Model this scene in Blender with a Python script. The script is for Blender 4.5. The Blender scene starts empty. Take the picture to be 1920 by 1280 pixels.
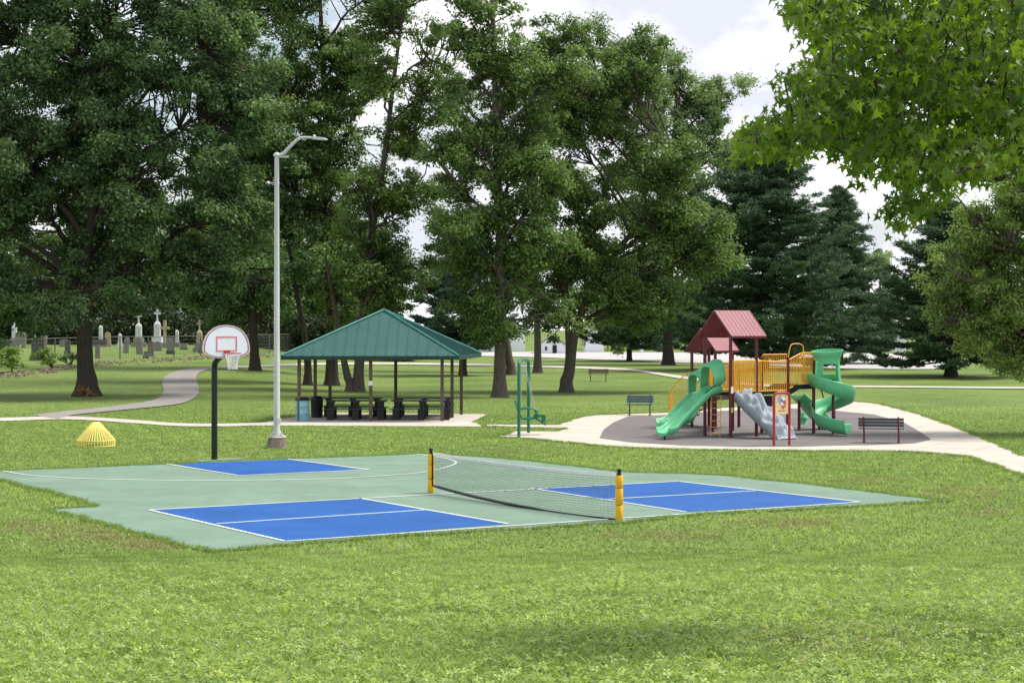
import bpy, math, random
import numpy as np
from mathutils import Vector

scn = bpy.context.scene
COL = scn.collection
# ------------------------------------------------------------------ camera
F = 3362.0; HY = 613.0; CZ = 3.71            # focal length and horizon in photo pixels, eye height above the court
cam_d = bpy.data.cameras.new('camera'); cam = bpy.data.objects.new('camera', cam_d); COL.objects.link(cam)
cam.location = (0, 0, CZ); cam.rotation_euler = (math.radians(90), 0, 0)
cam_d.sensor_width = 36.0; cam_d.sensor_fit = 'HORIZONTAL'; cam_d.lens = F / 1920 * 36
cam_d.shift_y = -(640 - HY) / 1920.0
cam_d.clip_start = 0.1; cam_d.clip_end = 3000
scn.camera = cam
# ------------------------------------------------------------------ light
SUN_AZ = math.radians(78); SUN_EL = math.radians(60)      # azimuth clockwise from +Y
wd = bpy.data.worlds.new("World"); scn.world = wd; wd.use_nodes = True
nt = wd.node_tree; nt.nodes.clear()
def N(nt, t, **k):
    n = nt.nodes.new(t)
    for a, b in k.items(): setattr(n, a, b)
    return n
def L(nt, a, b): nt.links.new(a, b)
wo = N(nt, 'ShaderNodeOutputWorld'); bg = N(nt, 'ShaderNodeBackground'); bg.inputs[1].default_value = 0.092
sky = N(nt, 'ShaderNodeTexSky', sky_type='NISHITA', sun_disc=False, sun_elevation=SUN_EL, sun_rotation=SUN_AZ)
tc = N(nt, 'ShaderNodeTexCoord')
mp = N(nt, 'ShaderNodeMapping'); mp.inputs['Scale'].default_value = (1.0, 1.0, 2.2); mp.inputs['Location'].default_value = (3.1, 0.4, 0.7)
L(nt, tc.outputs['Generated'], mp.inputs[0])
n1 = N(nt, 'ShaderNodeTexNoise'); n1.inputs['Scale'].default_value = 4.5; n1.inputs['Detail'].default_value = 8; n1.inputs['Roughness'].default_value = .55
L(nt, mp.outputs[0], n1.inputs[0])
r1 = N(nt, 'ShaderNodeValToRGB'); r1.color_ramp.elements[0].position = .38; r1.color_ramp.elements[1].position = .52
L(nt, n1.outputs[0], r1.inputs[0])
n2 = N(nt, 'ShaderNodeTexNoise'); n2.inputs['Scale'].default_value = 6; n2.inputs['Detail'].default_value = 9; n2.inputs['Roughness'].default_value = .6
L(nt, mp.outputs[0], n2.inputs[0])
r2 = N(nt, 'ShaderNodeValToRGB'); e = r2.color_ramp.elements
e[0].position = .42; e[0].color = (6.9, 7.15, 7.9, 1); e[1].position = .57; e[1].color = (11.2, 11.2, 11.4, 1)
L(nt, n2.outputs[0], r2.inputs[0])
sx = N(nt, 'ShaderNodeSeparateXYZ'); L(nt, tc.outputs['Generated'], sx.inputs[0])
mr = N(nt, 'ShaderNodeMapRange'); mr.inputs['From Min'].default_value = .02; mr.inputs['From Max'].default_value = .16; mr.inputs['To Min'].default_value = 1; mr.inputs['To Max'].default_value = 0
L(nt, sx.outputs[2], mr.inputs[0]); mm = N(nt, 'ShaderNodeMath', operation='MAXIMUM'); L(nt, r1.outputs[0], mm.inputs[0]); L(nt, mr.outputs[0], mm.inputs[1])
mx = N(nt, 'ShaderNodeMixRGB'); L(nt, mm.outputs[0], mx.inputs[0])
sk2 = N(nt, 'ShaderNodeMixRGB', blend_type='MULTIPLY'); sk2.inputs[0].default_value = 1; sk2.inputs[2].default_value = (1.15, 1.12, 1.05, 1)
L(nt, sky.outputs[0], sk2.inputs[1]); L(nt, sk2.outputs[0], mx.inputs[1]); L(nt, r2.outputs[0], mx.inputs[2])
L(nt, mx.outputs[0], bg.inputs[0]); L(nt, bg.outputs[0], wo.inputs[0])
sd = bpy.data.lights.new('sun', 'SUN'); sd.energy = 3.5; sd.angle = math.radians(18); sd.color = (1, .96, .88)
sun = bpy.data.objects.new('sun', sd); COL.objects.link(sun)
sv = Vector((math.sin(SUN_AZ) * math.cos(SUN_EL), math.cos(SUN_AZ) * math.cos(SUN_EL), math.sin(SUN_EL)))
sun.rotation_euler = sv.to_track_quat('Z', 'Y').to_euler()
scn.view_settings.view_transform = 'Standard'; scn.view_settings.look = 'None'
scn.view_settings.exposure = 0.42; scn.view_settings.gamma = 1
scn.cycles.max_bounces = 6; scn.cycles.diffuse_bounces = 3; scn.cycles.transmission_bounces = 3; scn.cycles.glossy_bounces = 2
scn.cycles.transparent_max_bounces = 4

# ------------------------------------------------------------------ ground shape
def ss(a, b, x):
    t = np.clip((np.asarray(x, float) - a) / (b - a), 0, 1); return t * t * (3 - 2 * t)
def H(x, y):
    x = np.asarray(x, float); y = np.asarray(y, float)
    k = 28.6 - y + 0.10 * np.sin(x * .5)
    hill = 0.105 * (np.sqrt(k * k + 1.2) + k) / 2 - 0.0036
    hill = np.where(y > 29.6, 0, hill * ss(29.6, 28.2, y))
    q = x / np.maximum(y, 20)
    w = ss(-.07, -.17, q)
    rise = w * (1.25 * ss(88, 150, y) + 1.15 * ss(150, 235, y))
    und = .13 * np.sin(x * .13 + 1) * np.sin(y * .11 + .5) * ss(84, 104, y) * (1 - ss(150, 200, y))
    return hill + rise + und
def P(px, py, Y): return Vector(((px - 960) / F * Y, Y, CZ - (py - HY) / F * Y))
def G(px, py, dz=0.0):
    t = (py - HY) / F; q = (px - 960) / F
    lo = 6.0; Y = lo; prev = lo
    while Y < 620:
        if CZ - t * Y < float(H(q * Y, Y)): break
        prev = Y; Y *= 1.02
    a, b = prev, Y
    for _ in range(30):
        m = (a + b) / 2
        if CZ - t * m < float(H(q * m, m)): b = m
        else: a = m
    Y = (a + b) / 2
    return Vector((q * Y, Y, float(H(q * Y, Y)) + dz))

# ------------------------------------------------------------------ materials
MATS = {}
def mat(name, col, rough=.6, var=.15, scale=3.0, col2=None, bump=0, bscale=30, spec=.4, metal=0, stretch=None, dirt=0, joints=0):
    if name in MATS: return MATS[name]
    m = bpy.data.materials.new(name); m.use_nodes = True; t = m.node_tree
    b = t.nodes['Principled BSDF']; b.inputs['Roughness'].default_value = rough
    b.inputs['Specular IOR Level'].default_value = spec; b.inputs['Metallic'].default_value = metal
    c2 = col2 or tuple(max(0, c * (1 - var * 2)) for c in col)
    c1 = col if col2 else tuple(min(1, c * (1 + var)) for c in col)
    co = N(t, 'ShaderNodeTexCoord'); src = co.outputs['Object']
    if stretch:
        mpn = N(t, 'ShaderNodeMapping'); mpn.inputs['Scale'].default_value = stretch; L(t, src, mpn.inputs[0]); src = mpn.outputs[0]
    no = N(t, 'ShaderNodeTexNoise'); no.inputs['Scale'].default_value = scale; no.inputs['Detail'].default_value = 7; no.inputs['Roughness'].default_value = .65
    L(t, src, no.inputs[0])
    rp = N(t, 'ShaderNodeValToRGB'); rp.color_ramp.elements[0].position = .3; rp.color_ramp.elements[1].position = .7
    rp.color_ramp.elements[0].color = (*c2, 1); rp.color_ramp.elements[1].color = (*c1, 1)
    L(t, no.outputs[0], rp.inputs[0]); cout = rp.outputs[0]
    if dirt:
        for sc_, st_, lo in ((.35, (1, 1.6, 1), 1 - dirt), (2.2, (1, 1, 1), 1 - dirt * .6), (38, (1, 1, 1), 1 - dirt * .7)):
            mpd = N(t, 'ShaderNodeMapping'); mpd.inputs['Scale'].default_value = st_; mpd.inputs['Location'].default_value = (sc_, 3 * sc_, 1); L(t, co.outputs['Object'], mpd.inputs[0])
            nd = N(t, 'ShaderNodeTexNoise'); nd.inputs['Scale'].default_value = sc_; nd.inputs['Detail'].default_value = 8; nd.inputs['Roughness'].default_value = .7; L(t, mpd.outputs[0], nd.inputs[0])
            rd = N(t, 'ShaderNodeValToRGB'); rd.color_ramp.elements[0].position = .33; rd.color_ramp.elements[1].position = .62; rd.color_ramp.elements[0].color = (lo, lo, lo, 1); rd.color_ramp.elements[1].color = (1.04, 1.04, 1.04, 1)
            L(t, nd.outputs[0], rd.inputs[0]); md_ = N(t, 'ShaderNodeMixRGB', blend_type='MULTIPLY'); md_.inputs[0].default_value = 1; L(t, cout, md_.inputs[1]); L(t, rd.outputs[0], md_.inputs[2]); cout = md_.outputs[0]
    if joints:
        mpj = N(t, 'ShaderNodeMapping'); mpj.inputs['Rotation'].default_value = (0, 0, .5); L(t, co.outputs['Object'], mpj.inputs[0])
        bk = N(t, 'ShaderNodeTexBrick'); bk.offset = 0; bk.inputs['Scale'].default_value = 1; bk.inputs['Brick Width'].default_value = joints; bk.inputs['Row Height'].default_value = joints; bk.inputs['Mortar Size'].default_value = .022; bk.inputs['Mortar Smooth'].default_value = .3
        bk.inputs['Color1'].default_value = (1, 1, 1, 1); bk.inputs['Color2'].default_value = (.93, .93, .93, 1); bk.inputs['Mortar'].default_value = (.55, .53, .5, 1); L(t, mpj.outputs[0], bk.inputs[0])
        mj = N(t, 'ShaderNodeMixRGB', blend_type='MULTIPLY'); mj.inputs[0].default_value = 1; L(t, cout, mj.inputs[1]); L(t, bk.outputs[0], mj.inputs[2]); cout = mj.outputs[0]
    L(t, cout, b.inputs['Base Color'])
    if bump:
        nb = N(t, 'ShaderNodeTexNoise'); nb.inputs['Scale'].default_value = bscale; nb.inputs['Detail'].default_value = 5; L(t, src, nb.inputs[0])
        bp = N(t, 'ShaderNodeBump'); bp.inputs['Strength'].default_value = bump; bp.inputs['Distance'].default_value = .05
        L(t, nb.outputs[0], bp.inputs['Height']); L(t, bp.outputs[0], b.inputs['Normal'])
    MATS[name] = m; return m

def leaf_mat(name, dark, light, trans=.35, rough=.5, tcol=None):
    m = bpy.data.materials.new(name); m.use_nodes = True; t = m.node_tree
    b = t.nodes['Principled BSDF']; b.inputs['Roughness'].default_value = rough; b.inputs['Specular IOR Level'].default_value = .3
    at = N(t, 'ShaderNodeAttribute', attribute_name='var')
    rp = N(t, 'ShaderNodeValToRGB'); rp.color_ramp.elements[0].color = (*dark, 1); rp.color_ramp.elements[1].color = (*light, 1)
    L(t, at.outputs['Fac'], rp.inputs[0]); L(t, rp.outputs[0], b.inputs['Base Color'])
    tr = N(t, 'ShaderNodeBsdfTranslucent')
    hs = N(t, 'ShaderNodeMixRGB', blend_type='MULTIPLY'); hs.inputs[0].default_value = 1; hs.inputs[2].default_value = (*(tcol or (1.5, 1.7, .8)), 1)
    L(t, rp.outputs[0], hs.inputs[1]); L(t, hs.outputs[0], tr.inputs[0])
    mxs = N(t, 'ShaderNodeMixShader'); mxs.inputs[0].default_value = trans
    L(t, b.outputs[0], mxs.inputs[1]); L(t, tr.outputs[0], mxs.inputs[2])
    L(t, mxs.outputs[0], t.nodes['Material Output'].inputs[0]); return m

def grass_mat():
    m = bpy.data.materials.new('grass_ground'); m.use_nodes = True; t = m.node_tree
    b = t.nodes['Principled BSDF']; b.inputs['Roughness'].default_value = .85; b.inputs['Specular IOR Level'].default_value = .15
    co = N(t, 'ShaderNodeTexCoord')
    def noise(s, d, st=(1, 1, 1), r=.6):
        mpn = N(t, 'ShaderNodeMapping'); mpn.inputs['Scale'].default_value = st; L(t, co.outputs['Object'], mpn.inputs[0])
        n = N(t, 'ShaderNodeTexNoise'); n.inputs['Scale'].default_value = s; n.inputs['Detail'].default_value = d; n.inputs['Roughness'].default_value = r
        L(t, mpn.outputs[0], n.inputs[0]); return n.outputs[0]
    def ramp(src, p0, c0, p1, c1):
        r = N(t, 'ShaderNodeValToRGB'); e = r.color_ramp.elements; e[0].position = p0; e[0].color = (*c0, 1); e[1].position = p1; e[1].color = (*c1, 1)
        L(t, src, r.inputs[0]); return r.outputs[0]
    big = ramp(noise(.16, 5), .35, (.115, .175, .042), .65, (.185, .250, .068))
    fine = ramp(noise(7, 8, (1, .45, 1), .75), .3, (.42, .45, .38), .7, (1.45, 1.42, 1.35))
    mu = N(t, 'ShaderNodeMixRGB', blend_type='MULTIPLY'); mu.inputs[0].default_value = 1; L(t, big, mu.inputs[1]); L(t, fine, mu.inputs[2])
    br = ramp(noise(.5, 6, (1, .8, 1), .7), .60, (0, 0, 0), .74, (.65, .65, .65))
    mb = N(t, 'ShaderNodeMixRGB'); L(t, br, mb.inputs[0]); L(t, mu.outputs[0], mb.inputs[1]); mb.inputs[2].default_value = (.25, .23, .11, 1)
    L(t, mb.outputs[0], b.inputs['Base Color'])
    bp = N(t, 'ShaderNodeBump'); bp.inputs['Strength'].default_value = .6; bp.inputs['Distance'].default_value = .08
    L(t, noise(9, 6, (1, .6, 1), .7), bp.inputs['Height']); L(t, bp.outputs[0], b.inputs['Normal'])
    return m

M_conc = mat('concrete', (.52, .465, .39), .85, scale=1.2, col2=(.62, .565, .49), bump=.2, dirt=.14, joints=1.7)
M_asph = mat('grey_path', (.225, .205, .19), .9, scale=1.5, col2=(.30, .275, .255), bump=.2)
M_court = mat('court_green', (.155, .240, .178), .7, scale=.6, col2=(.195, .285, .218), spec=.25, dirt=.13)
M_blue = mat('court_blue', (.012, .086, .300), .65, scale=.8, col2=(.019, .104, .360), spec=.22, dirt=.12)
M_line = mat('line_paint', (.70, .77, .77), .6, .06, dirt=.12)
M_rubber = mat('playground_rubber', (.15, .135, .135), .95, scale=14, col2=(.225, .20, .195), bump=.4, bscale=60, dirt=.22)
M_red = mat('maroon_paint', (.125, .006, .022), .35, .12, spec=.5)
M_redroof = mat('red_roof', (.25, .028, .052), .36, .1, spec=.6, dirt=.12)
M_brightred = mat('bright_red', (.40, .018, .03), .35, .1, spec=.5)
M_yel = mat('yellow_paint', (.95, .48, .03), .4, .08, spec=.5)
M_green = mat('green_plastic', (.13, .54, .27), .38, .07, scale=1.5, spec=.5, dirt=.10)
M_swg = mat('swing_green', (.01, .17, .10), .35, .1, spec=.5)
M_black = mat('black_plastic', (.012, .013, .018), .45, .2)
M_grock = mat('grey_climber', (.30, .34, .38), .6, .1, scale=5, bump=.3, bscale=12)
M_teal = mat('teal_roof', (.030, .100, .090), .5, .06, scale=1.2, spec=.28, dirt=.10)
M_brown = mat('brown_post', (.115, .082, .066), .55, .15)
M_galv = mat('galvanised', (.50, .51, .50), .45, .08, scale=2, spec=.5, stretch=(4, 4, .6))
M_foot = mat('stained_concrete', (.11, .085, .07), .9, scale=7, col2=(.34, .29, .25), bump=.4, stretch=(1, 1, .4))
M_white = mat('white_paint', (.78, .79, .80), .5, .05)
M_whouse = mat('white_siding', (.86, .88, .92), .6, .03)
M_net = mat('net_cord', (.085, .095, .085), .7, .1)
M_netw = mat('white_cord', (.75, .74, .70), .7, .05)
M_tape = mat('net_tape', (.85, .84, .80), .7, .05)
M_pad = mat('yellow_pad', (.86, .46, .01), .5, .05)
M_bbf = mat('board_face', (.80, .83, .88), .3, .04)
M_pink = mat('board_red', (.74, .22, .20), .5, .05)
M_blackpole = mat('black_pole', (.010, .014, .013), .35, .1)
M_barrel = mat('blue_barrel', (.22, .50, .58), .5, .12, scale=5)
M_bark = mat('bark', (.060, .048, .038), .95, scale=5, col2=(.135, .115, .098), bump=1.0, bscale=9, stretch=(3, 3, .5))
M_barkd = mat('bark_dark', (.030, .025, .021), .95, scale=5, col2=(.070, .058, .048), bump=1.0, bscale=9, stretch=(3, 3, .5))
M_stone = mat('gravestone_grey', (.16, .155, .14), .9, scale=6, col2=(.30, .29, .265), bump=.4)
M_stoned = mat('gravestone_dark', (.065, .068, .066), .85, scale=5, col2=(.12, .12, .115), bump=.3)
M_marble = mat('gravestone_white', (.42, .44, .44), .7, scale=8, col2=(.68, .70, .71))
M_sand = mat('gravestone_sand', (.34, .27, .18), .9, scale=6, col2=(.50, .42, .30), bump=.3)
M_gravel = mat('gravel', (.34, .325, .31), .95, scale=.8, col2=(.54, .52, .515), bump=.4, bscale=5, stretch=(.3, 1, 1))
M_rub = mat('rubble_stone', (.11, .085, .06), .95, scale=2, col2=(.30, .25, .18), bump=.5)
M_soil = mat('bare_soil', (.10, .075, .05), .95, scale=4, col2=(.16, .125, .085), bump=.5)
M_fence = mat('fence_metal', (.13, .13, .12), .6, .1)
M_dark = mat('dark_opening', (.015, .015, .02), .6, .1)
M_roofg = mat('grey_shingle', (.25, .25, .27), .8, .15)
M_wood = mat('weathered_wood', (.10, .085, .07), .8, scale=6, col2=(.17, .15, .12), bump=.3)
M_slat = mat('slate_slats', (.045, .06, .075), .4, .1)
M_cream = mat('cream_panel', (.80, .60, .32), .5, .05)
M_dead = mat('dead_leaves', (.42, .22, .08), .8, .2)
M_grass = grass_mat()
LM_dark = leaf_mat('leaf_dark', (.026, .062, .024), (.205, .315, .125), .36, .5, (1.3, 1.4, .8))
LM_mid = leaf_mat('leaf_mid', (.034, .074, .020), (.235, .335, .105), .38, .5, (1.3, 1.4, 0.8))
LM_pale = leaf_mat('leaf_pale', (.058, .110, .040), (.31, .41, .175), .38, .5, (1.25, 1.35, 0.85))
LM_yel = leaf_mat('leaf_yellowgreen', (.085, .150, .036), (.36, .47, .14), .4, .5, (1.3, 1.4, 0.75))
LM_pine = leaf_mat('needle_dark', (.022, .054, .030), (.125, .205, .100), 0.2, .5, (1.2, 1.3, 0.9))
LM_blue = leaf_mat('needle_blue', (0.03, 0.064, 0.052), (0.13, 0.2, 0.145), 0.2, .5, (1.2, 1.3, 0.9))
LM_gum = leaf_mat('leaf_sweetgum', (.032, .075, .012), (.19, .275, .045), .56, .4, (1.5, 1.6, .5))
LM_under_shade = leaf_mat('leaf_undergrowth_shade', (.010, .022, .010), (.060, .090, .035), .25)  # leaf colours darkened to stand in for the deep shade of the wood
LM_blade = leaf_mat('grass_blade', (.100, .185, .042), (.440, .560, .190), .45, .6, (1.2, 1.2, .7))
LM_clov = leaf_mat('clover_leaf', (.090, .185, .036), (.54, .65, .20), .4, .5, (1.2, 1.2, .7))

# ------------------------------------------------------------------ object helpers
def tag(o, label=None, cat=None, group=None, kind=None):
    if label: o['label'] = label
    if cat: o['category'] = cat
    if group: o['group'] = group
    if kind: o['kind'] = kind
    return o
def empty(name, loc, rz=0, **k):
    o = bpy.data.objects.new(name, None); COL.objects.link(o); o.location = loc; o.rotation_euler = (0, 0, rz)
    o.empty_display_size = .2
    return tag(o, **k)
def npmesh(name, V, Fq, mat_, parent=None, var=None, smooth=False, off=None):
    V = np.asarray(V, np.float32)
    if off is not None: V = V - np.asarray(off, np.float32)
    me = bpy.data.meshes.new(name); n = len(V); me.vertices.add(n); me.vertices.foreach_set('co', V.ravel())
    k = Fq.shape[1]; me.loops.add(Fq.size); me.loops.foreach_set('vertex_index', Fq.astype(np.int32).ravel())
    me.polygons.add(len(Fq)); me.polygons.foreach_set('loop_start', np.arange(0, Fq.size, k, dtype=np.int32))
    if smooth: me.polygons.foreach_set('use_smooth', np.ones(len(Fq), bool))
    if var is not None:
        a = me.attributes.new('var', 'FLOAT', 'FACE'); a.data.foreach_set('value', np.asarray(var, np.float32))
    me.update(calc_edges=True); me.materials.append(mat_)
    o = bpy.data.objects.new(name, me); COL.objects.link(o)
    if parent: o.parent = parent
    return o
def wloc(o):
    v = Vector((0, 0, 0))
    while o is not None: v = v + o.location; o = o.parent
    return v
class MB:
    def __init__(s): s.v = []; s.f = []; s.sm = []
    def add(s, vs, fs, smooth=False):
        b = len(s.v); s.v += [tuple(v) for v in vs]; s.f += [tuple(i + b for i in f) for f in fs]; s.sm += [smooth] * len(fs); return s
    def box(s, c, size, X=(1, 0, 0), Y=(0, 1, 0), Z=(0, 0, 1)):
        c = Vector(c); X = Vector(X).normalized() * size[0] / 2; Y = Vector(Y).normalized() * size[1] / 2; Z = Vector(Z).normalized() * size[2] / 2
        vs = [c + X * a + Y * b + Z * d for d in (-1, 1) for a, b in ((-1, -1), (1, -1), (1, 1), (-1, 1))]
        return s.add(vs, [(0, 3, 2, 1), (4, 5, 6, 7), (0, 1, 5, 4), (1, 2, 6, 5), (2, 3, 7, 6), (3, 0, 4, 7)])
    def tube(s, pts, r, n=8, cap=True):
        pts = [Vector(p) for p in pts]; m = len(pts)
        rs = [r] * m if isinstance(r, (int, float)) else list(r)
        d0 = (pts[1] - pts[0]).normalized(); ref = Vector((0, 0, 1)) if abs(d0.z) < .9 else Vector((0, 1, 0))
        a = d0.cross(ref).normalized(); vs = []
        for i, p in enumerate(pts):
            d = (pts[min(i + 1, m - 1)] - pts[max(i - 1, 0)]).normalized()
            a = (a - d * a.dot(d)).normalized(); b = d.cross(a)
            for k in range(n):
                t = 2 * math.pi * k / n; vs.append(p + (a * math.cos(t) + b * math.sin(t)) * rs[i])
        fs = [(i * n + k, i * n + (k + 1) % n, (i + 1) * n + (k + 1) % n, (i + 1) * n + k) for i in range(m - 1) for k in range(n)]
        s.add(vs, fs, n > 4)
        if cap: s.add([vs[k] for k in range(n)], [tuple(reversed(range(n)))]); s.add([vs[-n + k] for k in range(n)], [tuple(range(n))])
        return s
    def lathe(s, c, prof, n=16, a0=0):
        c = Vector(c); vs = []; m = len(prof)
        for r, z in prof:
            for k in range(n):
                t = a0 + 2 * math.pi * k / n; vs.append(c + Vector((r * math.cos(t), r * math.sin(t), z)))
        s.add(vs, [(i * n + k, i * n + (k + 1) % n, (i + 1) * n + (k + 1) % n, (i + 1) * n + k) for i in range(m - 1) for k in range(n)], n > 6)
        s.add(vs[:n], [tuple(reversed(range(n)))]); s.add(vs[-n:], [tuple(range(n))]); return s
    def poly(s, pts, th=0):
        pts = [Vector(p) for p in pts]; n = len(pts)
        area = sum(pts[i].x * pts[(i + 1) % n].y - pts[(i + 1) % n].x * pts[i].y for i in range(n))
        if area < 0: pts = pts[::-1]
        s.add(pts, [tuple(range(n))])
        if th: s.add(pts + [p - Vector((0, 0, th)) for p in pts], [(i, i + n, (i + 1) % n + n, (i + 1) % n) for i in range(n)])
        return s
    def extr(s, pts, d):                       # planar outline extruded along d, closed
        pts = [Vector(p) for p in pts]; n = len(pts); d = Vector(d); q = [p + d for p in pts]
        nrm = Vector((0, 0, 0))
        for i in range(n): nrm += pts[i].cross(pts[(i + 1) % n])
        fl = nrm.dot(d) > 0
        fs = [tuple(range(n)), tuple(range(n, 2 * n))[::-1]] + [(i, i + n, (i + 1) % n + n, (i + 1) % n) for i in range(n)]
        if fl: fs = [f[::-1] for f in fs]
        return s.add(pts + q, fs)
    def build(s, name, m, parent=None, local=False):
        me = bpy.data.meshes.new(name); vs = s.v
        if parent is not None and not local:
            ox, oy, oz = wloc(parent); vs = [(x - ox, y - oy, z - oz) for x, y, z in vs]
        me.from_pydata(vs, [], s.f); me.polygons.foreach_set('use_smooth', s.sm); me.materials.append(m); me.update()
        o = bpy.data.objects.new(name, me); COL.objects.link(o)
        if parent is not None: o.parent = parent
        return o
def sub(o, parent):                            # hang an object built in the parent's own frame under a part
    o.parent = parent; return o
def copy_tree(o, parent=None):
    c = o.copy(); COL.objects.link(c)
    if parent is not None: c.parent = parent
    for k in list(o.children): copy_tree(k, c)
    return c
def catmull(pts, k=8):
    pts = [Vector(p) for p in pts]; out = []
    n = len(pts)
    for i in range(n - 1):
        p0 = pts[max(i - 1, 0)]; p1 = pts[i]; p2 = pts[i + 1]; p3 = pts[min(i + 2, n - 1)]
        for j in range(k):
            t = j / k
            out.append(.5 * ((2 * p1) + (p2 - p0) * t + (2 * p0 - 5 * p1 + 4 * p2 - p3) * t * t + (3 * p1 - p0 - 3 * p2 + p3) * t ** 3))
    out.append(pts[-1]); return out

# ------------------------------------------------------------------ terrain
ys = np.concatenate([np.arange(-30, 3, 3.), np.arange(3, 32, .5), np.arange(32, 90, 1.), np.arange(90, 260, 2.), np.arange(260, 700, 20.), np.array([900, 1300, 2000])])
us = np.linspace(-1, 1, 181)
Xg = np.outer(np.maximum(14 + .62 * np.abs(ys), 14), us); Yg = np.repeat(ys[:, None], len(us), 1)
Xg = np.where(np.abs(Xg) < 1e9, Xg, 0)
Vg = np.stack([Xg, Yg, H(Xg, Yg)], -1).reshape(-1, 3)
a = (np.arange(len(ys) - 1)[:, None] * len(us) + np.arange(len(us) - 1)[None]).ravel()
Fg = np.stack([a, a + 1, a + 1 + len(us), a + len(us)], 1)
tag(npmesh('ground', Vg, Fg, M_grass, smooth=True), kind='structure')

def gpoly(name, px, m, dz=.02, th=.03):
    b = MB(); b.poly([G(x, y, dz) for x, y in px], th); o = b.build(name, m); tag(o, kind='structure'); return o
def strip(name, Lp, Rp, m, dz=.03, k=8):
    A = catmull([Vector((x, y, 0)) for x, y in Lp], k); B = catmull([Vector((x, y, 0)) for x, y in Rp], k)
    vs = []; ns = 5
    for p, q in zip(A, B):
        g0 = G(p.x, p.y); g1 = G(q.x, q.y)
        for j in range(ns):
            t = j / (ns - 1); X = g0.x * (1 - t) + g1.x * t; Y = g0.y * (1 - t) + g1.y * t
            vs.append((X, Y, float(H(X, Y)) + dz))
    fs = [(i * ns + j, i * ns + j + 1, (i + 1) * ns + j + 1, (i + 1) * ns + j) for i in range(len(A) - 1) for j in range(ns - 1)]
    o = MB().add(vs, fs).build(name, m); tag(o, kind='structure'); return o

court_px = [(400,1037),(420,1035),(550,1022),(750,1006),(960,994),(1160,982),(1310,966),(1500,956),(1785,941),(1700,932),(1535,911),(1360,893),(1290,889),(1170,886),(1060,873),(960,862),(880,856),(810,852),(780,852),(660,857),(540,861),(310,871),(0,884),(-40,886),(-45,895),(0,902),(85,922),(140,936),(183,951),(88,957),(160,975),(250,1000),(360,1028)]
court_o = gpoly('court_surface', court_px, M_court, .02)
hoop_pad_px = [(365,862),(445,858.5),(470,862.5),(540,861),(540,864),(380,868)]
gpoly('hoop_pad', hoop_pad_px, M_court, .017, .03)
for q in ([(327,871),(447,892),(675,882),(545,862.5)], [(283,958),(535,1016),(948,984),(675,936)], [(1000,917),(1288,961),(1606,943),(1272,904)]):
    gpoly('court_blue_area', q, M_blue, .026, .003)
def gline(px, w=.05, closed=False, name='court_line'):
    pts = [G(x, y) for x, y in px]; 
    if closed: pts.append(pts[0])
    b = MB(); n = len(pts); vs = []
    for i, p in enumerate(pts):
        d = (pts[min(i + 1, n - 1)] - pts[max(i - 1, 0)]); d.z = 0; d.normalize(); s_ = Vector((-d.y, d.x, 0)) * w / 2
        vs += [p - s_ + Vector((0, 0, .032)), p + s_ + Vector((0, 0, .032))]
    b.add(vs, [(2 * i, 2 * i + 2, 2 * i + 3, 2 * i + 1) for i in range(n - 1)]); return tag(b.build(name, M_line), kind='structure')
for q in ([(308,870.5),(447,893)], [(447,893),(692,882)], [(540,862),(692,882)], [(535,1017),(1612,943)], [(278,958),(1272,904)],
          [(280,958),(535,1017)], [(675,936),(952,984)], [(406,984),(797,958)], [(1132,938),(1416,922)], [(995,917),(1287,962)], [(1272,904),(1614,943)]):
    gline(q, .075)
arc = catmull([Vector((x, y, 0)) for x, y in [(5,884),(50,892),(120,897),(200,900),(320,902),(450,902),(560,900.5),(650,898),(750,891),(800,886),(839,877),(855,869),(844,863),(817,858),(782,852.5)]], 6)
gline([(p.x, p.y) for p in arc], .065)

conc_px = [(985,823),(1060,830),(1150,839),(1300,844),(1500,846),(1700,847),(1810,856),(1860,872),(1925,896),(1990,930),(1990,890),(1925,858),(1860,829),(1800,804),(1720,776),(1650,758),(1590,752),(1500,757),(1350,765),(1250,774),(1110,779),(1078,785),(1045,797),(1000,797),(905,796),(905,800),(1000,803),(1062,804),(1045,809),(965,809),(930,820)]
gpoly('playground_pavement', conc_px, M_conc, .02)
rub_px = [(1124,822),(1132,806),(1150,793),(1178,781),(1240,779),(1350,771),(1480,766),(1560,770),(1640,778),(1695,793),(1728,812),(1746,825),(1715,832),(1640,835),(1500,838),(1400,839),(1280,836),(1180,830)]
gpoly('playground_safety_surface', rub_px, M_rubber, .028, .006)
slab_px = [(500,794),(560,784),(608,774),(912,777),(880,792),(905,796),(905,800),(880,798),(500,800)]
gpoly('pavilion_slab', [(500,791),(605,774),(912,777),(882,792),(905,796),(905,800),(500,798)], M_conc, .022)
strip('front_path', [(-60,781),(0,784),(125,781),(250,788),(330,794),(420,795),(500,793)], [(-60,787),(0,790),(125,787),(250,794),(330,799.5),(420,800),(500,798.5)], M_conc)
strip('winding_path', [(60,779),(115,772.5),(230,760),(290,750),(306,735),(304,715),(318,701),(350,692.5),(400,688),(555,682)],
      [(110,786),(140,778.5),(240,768.5),(330,759),(362,748),(373,733),(368,707),(380,697),(410,692),(555,686)], M_asph, .04)
strip('rear_path', [(555,682),(700,680),(860,682),(1000,685),(1140,689.5),(1200,694),(1300,708),(1450,722),(1620,724),(1940,727)],
      [(555,685.5),(700,683.5),(860,685.5),(1000,688.5),(1140,693.5),(1200,698),(1300,713.5),(1450,726),(1620,727),(1940,730)], M_conc, .05)
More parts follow.
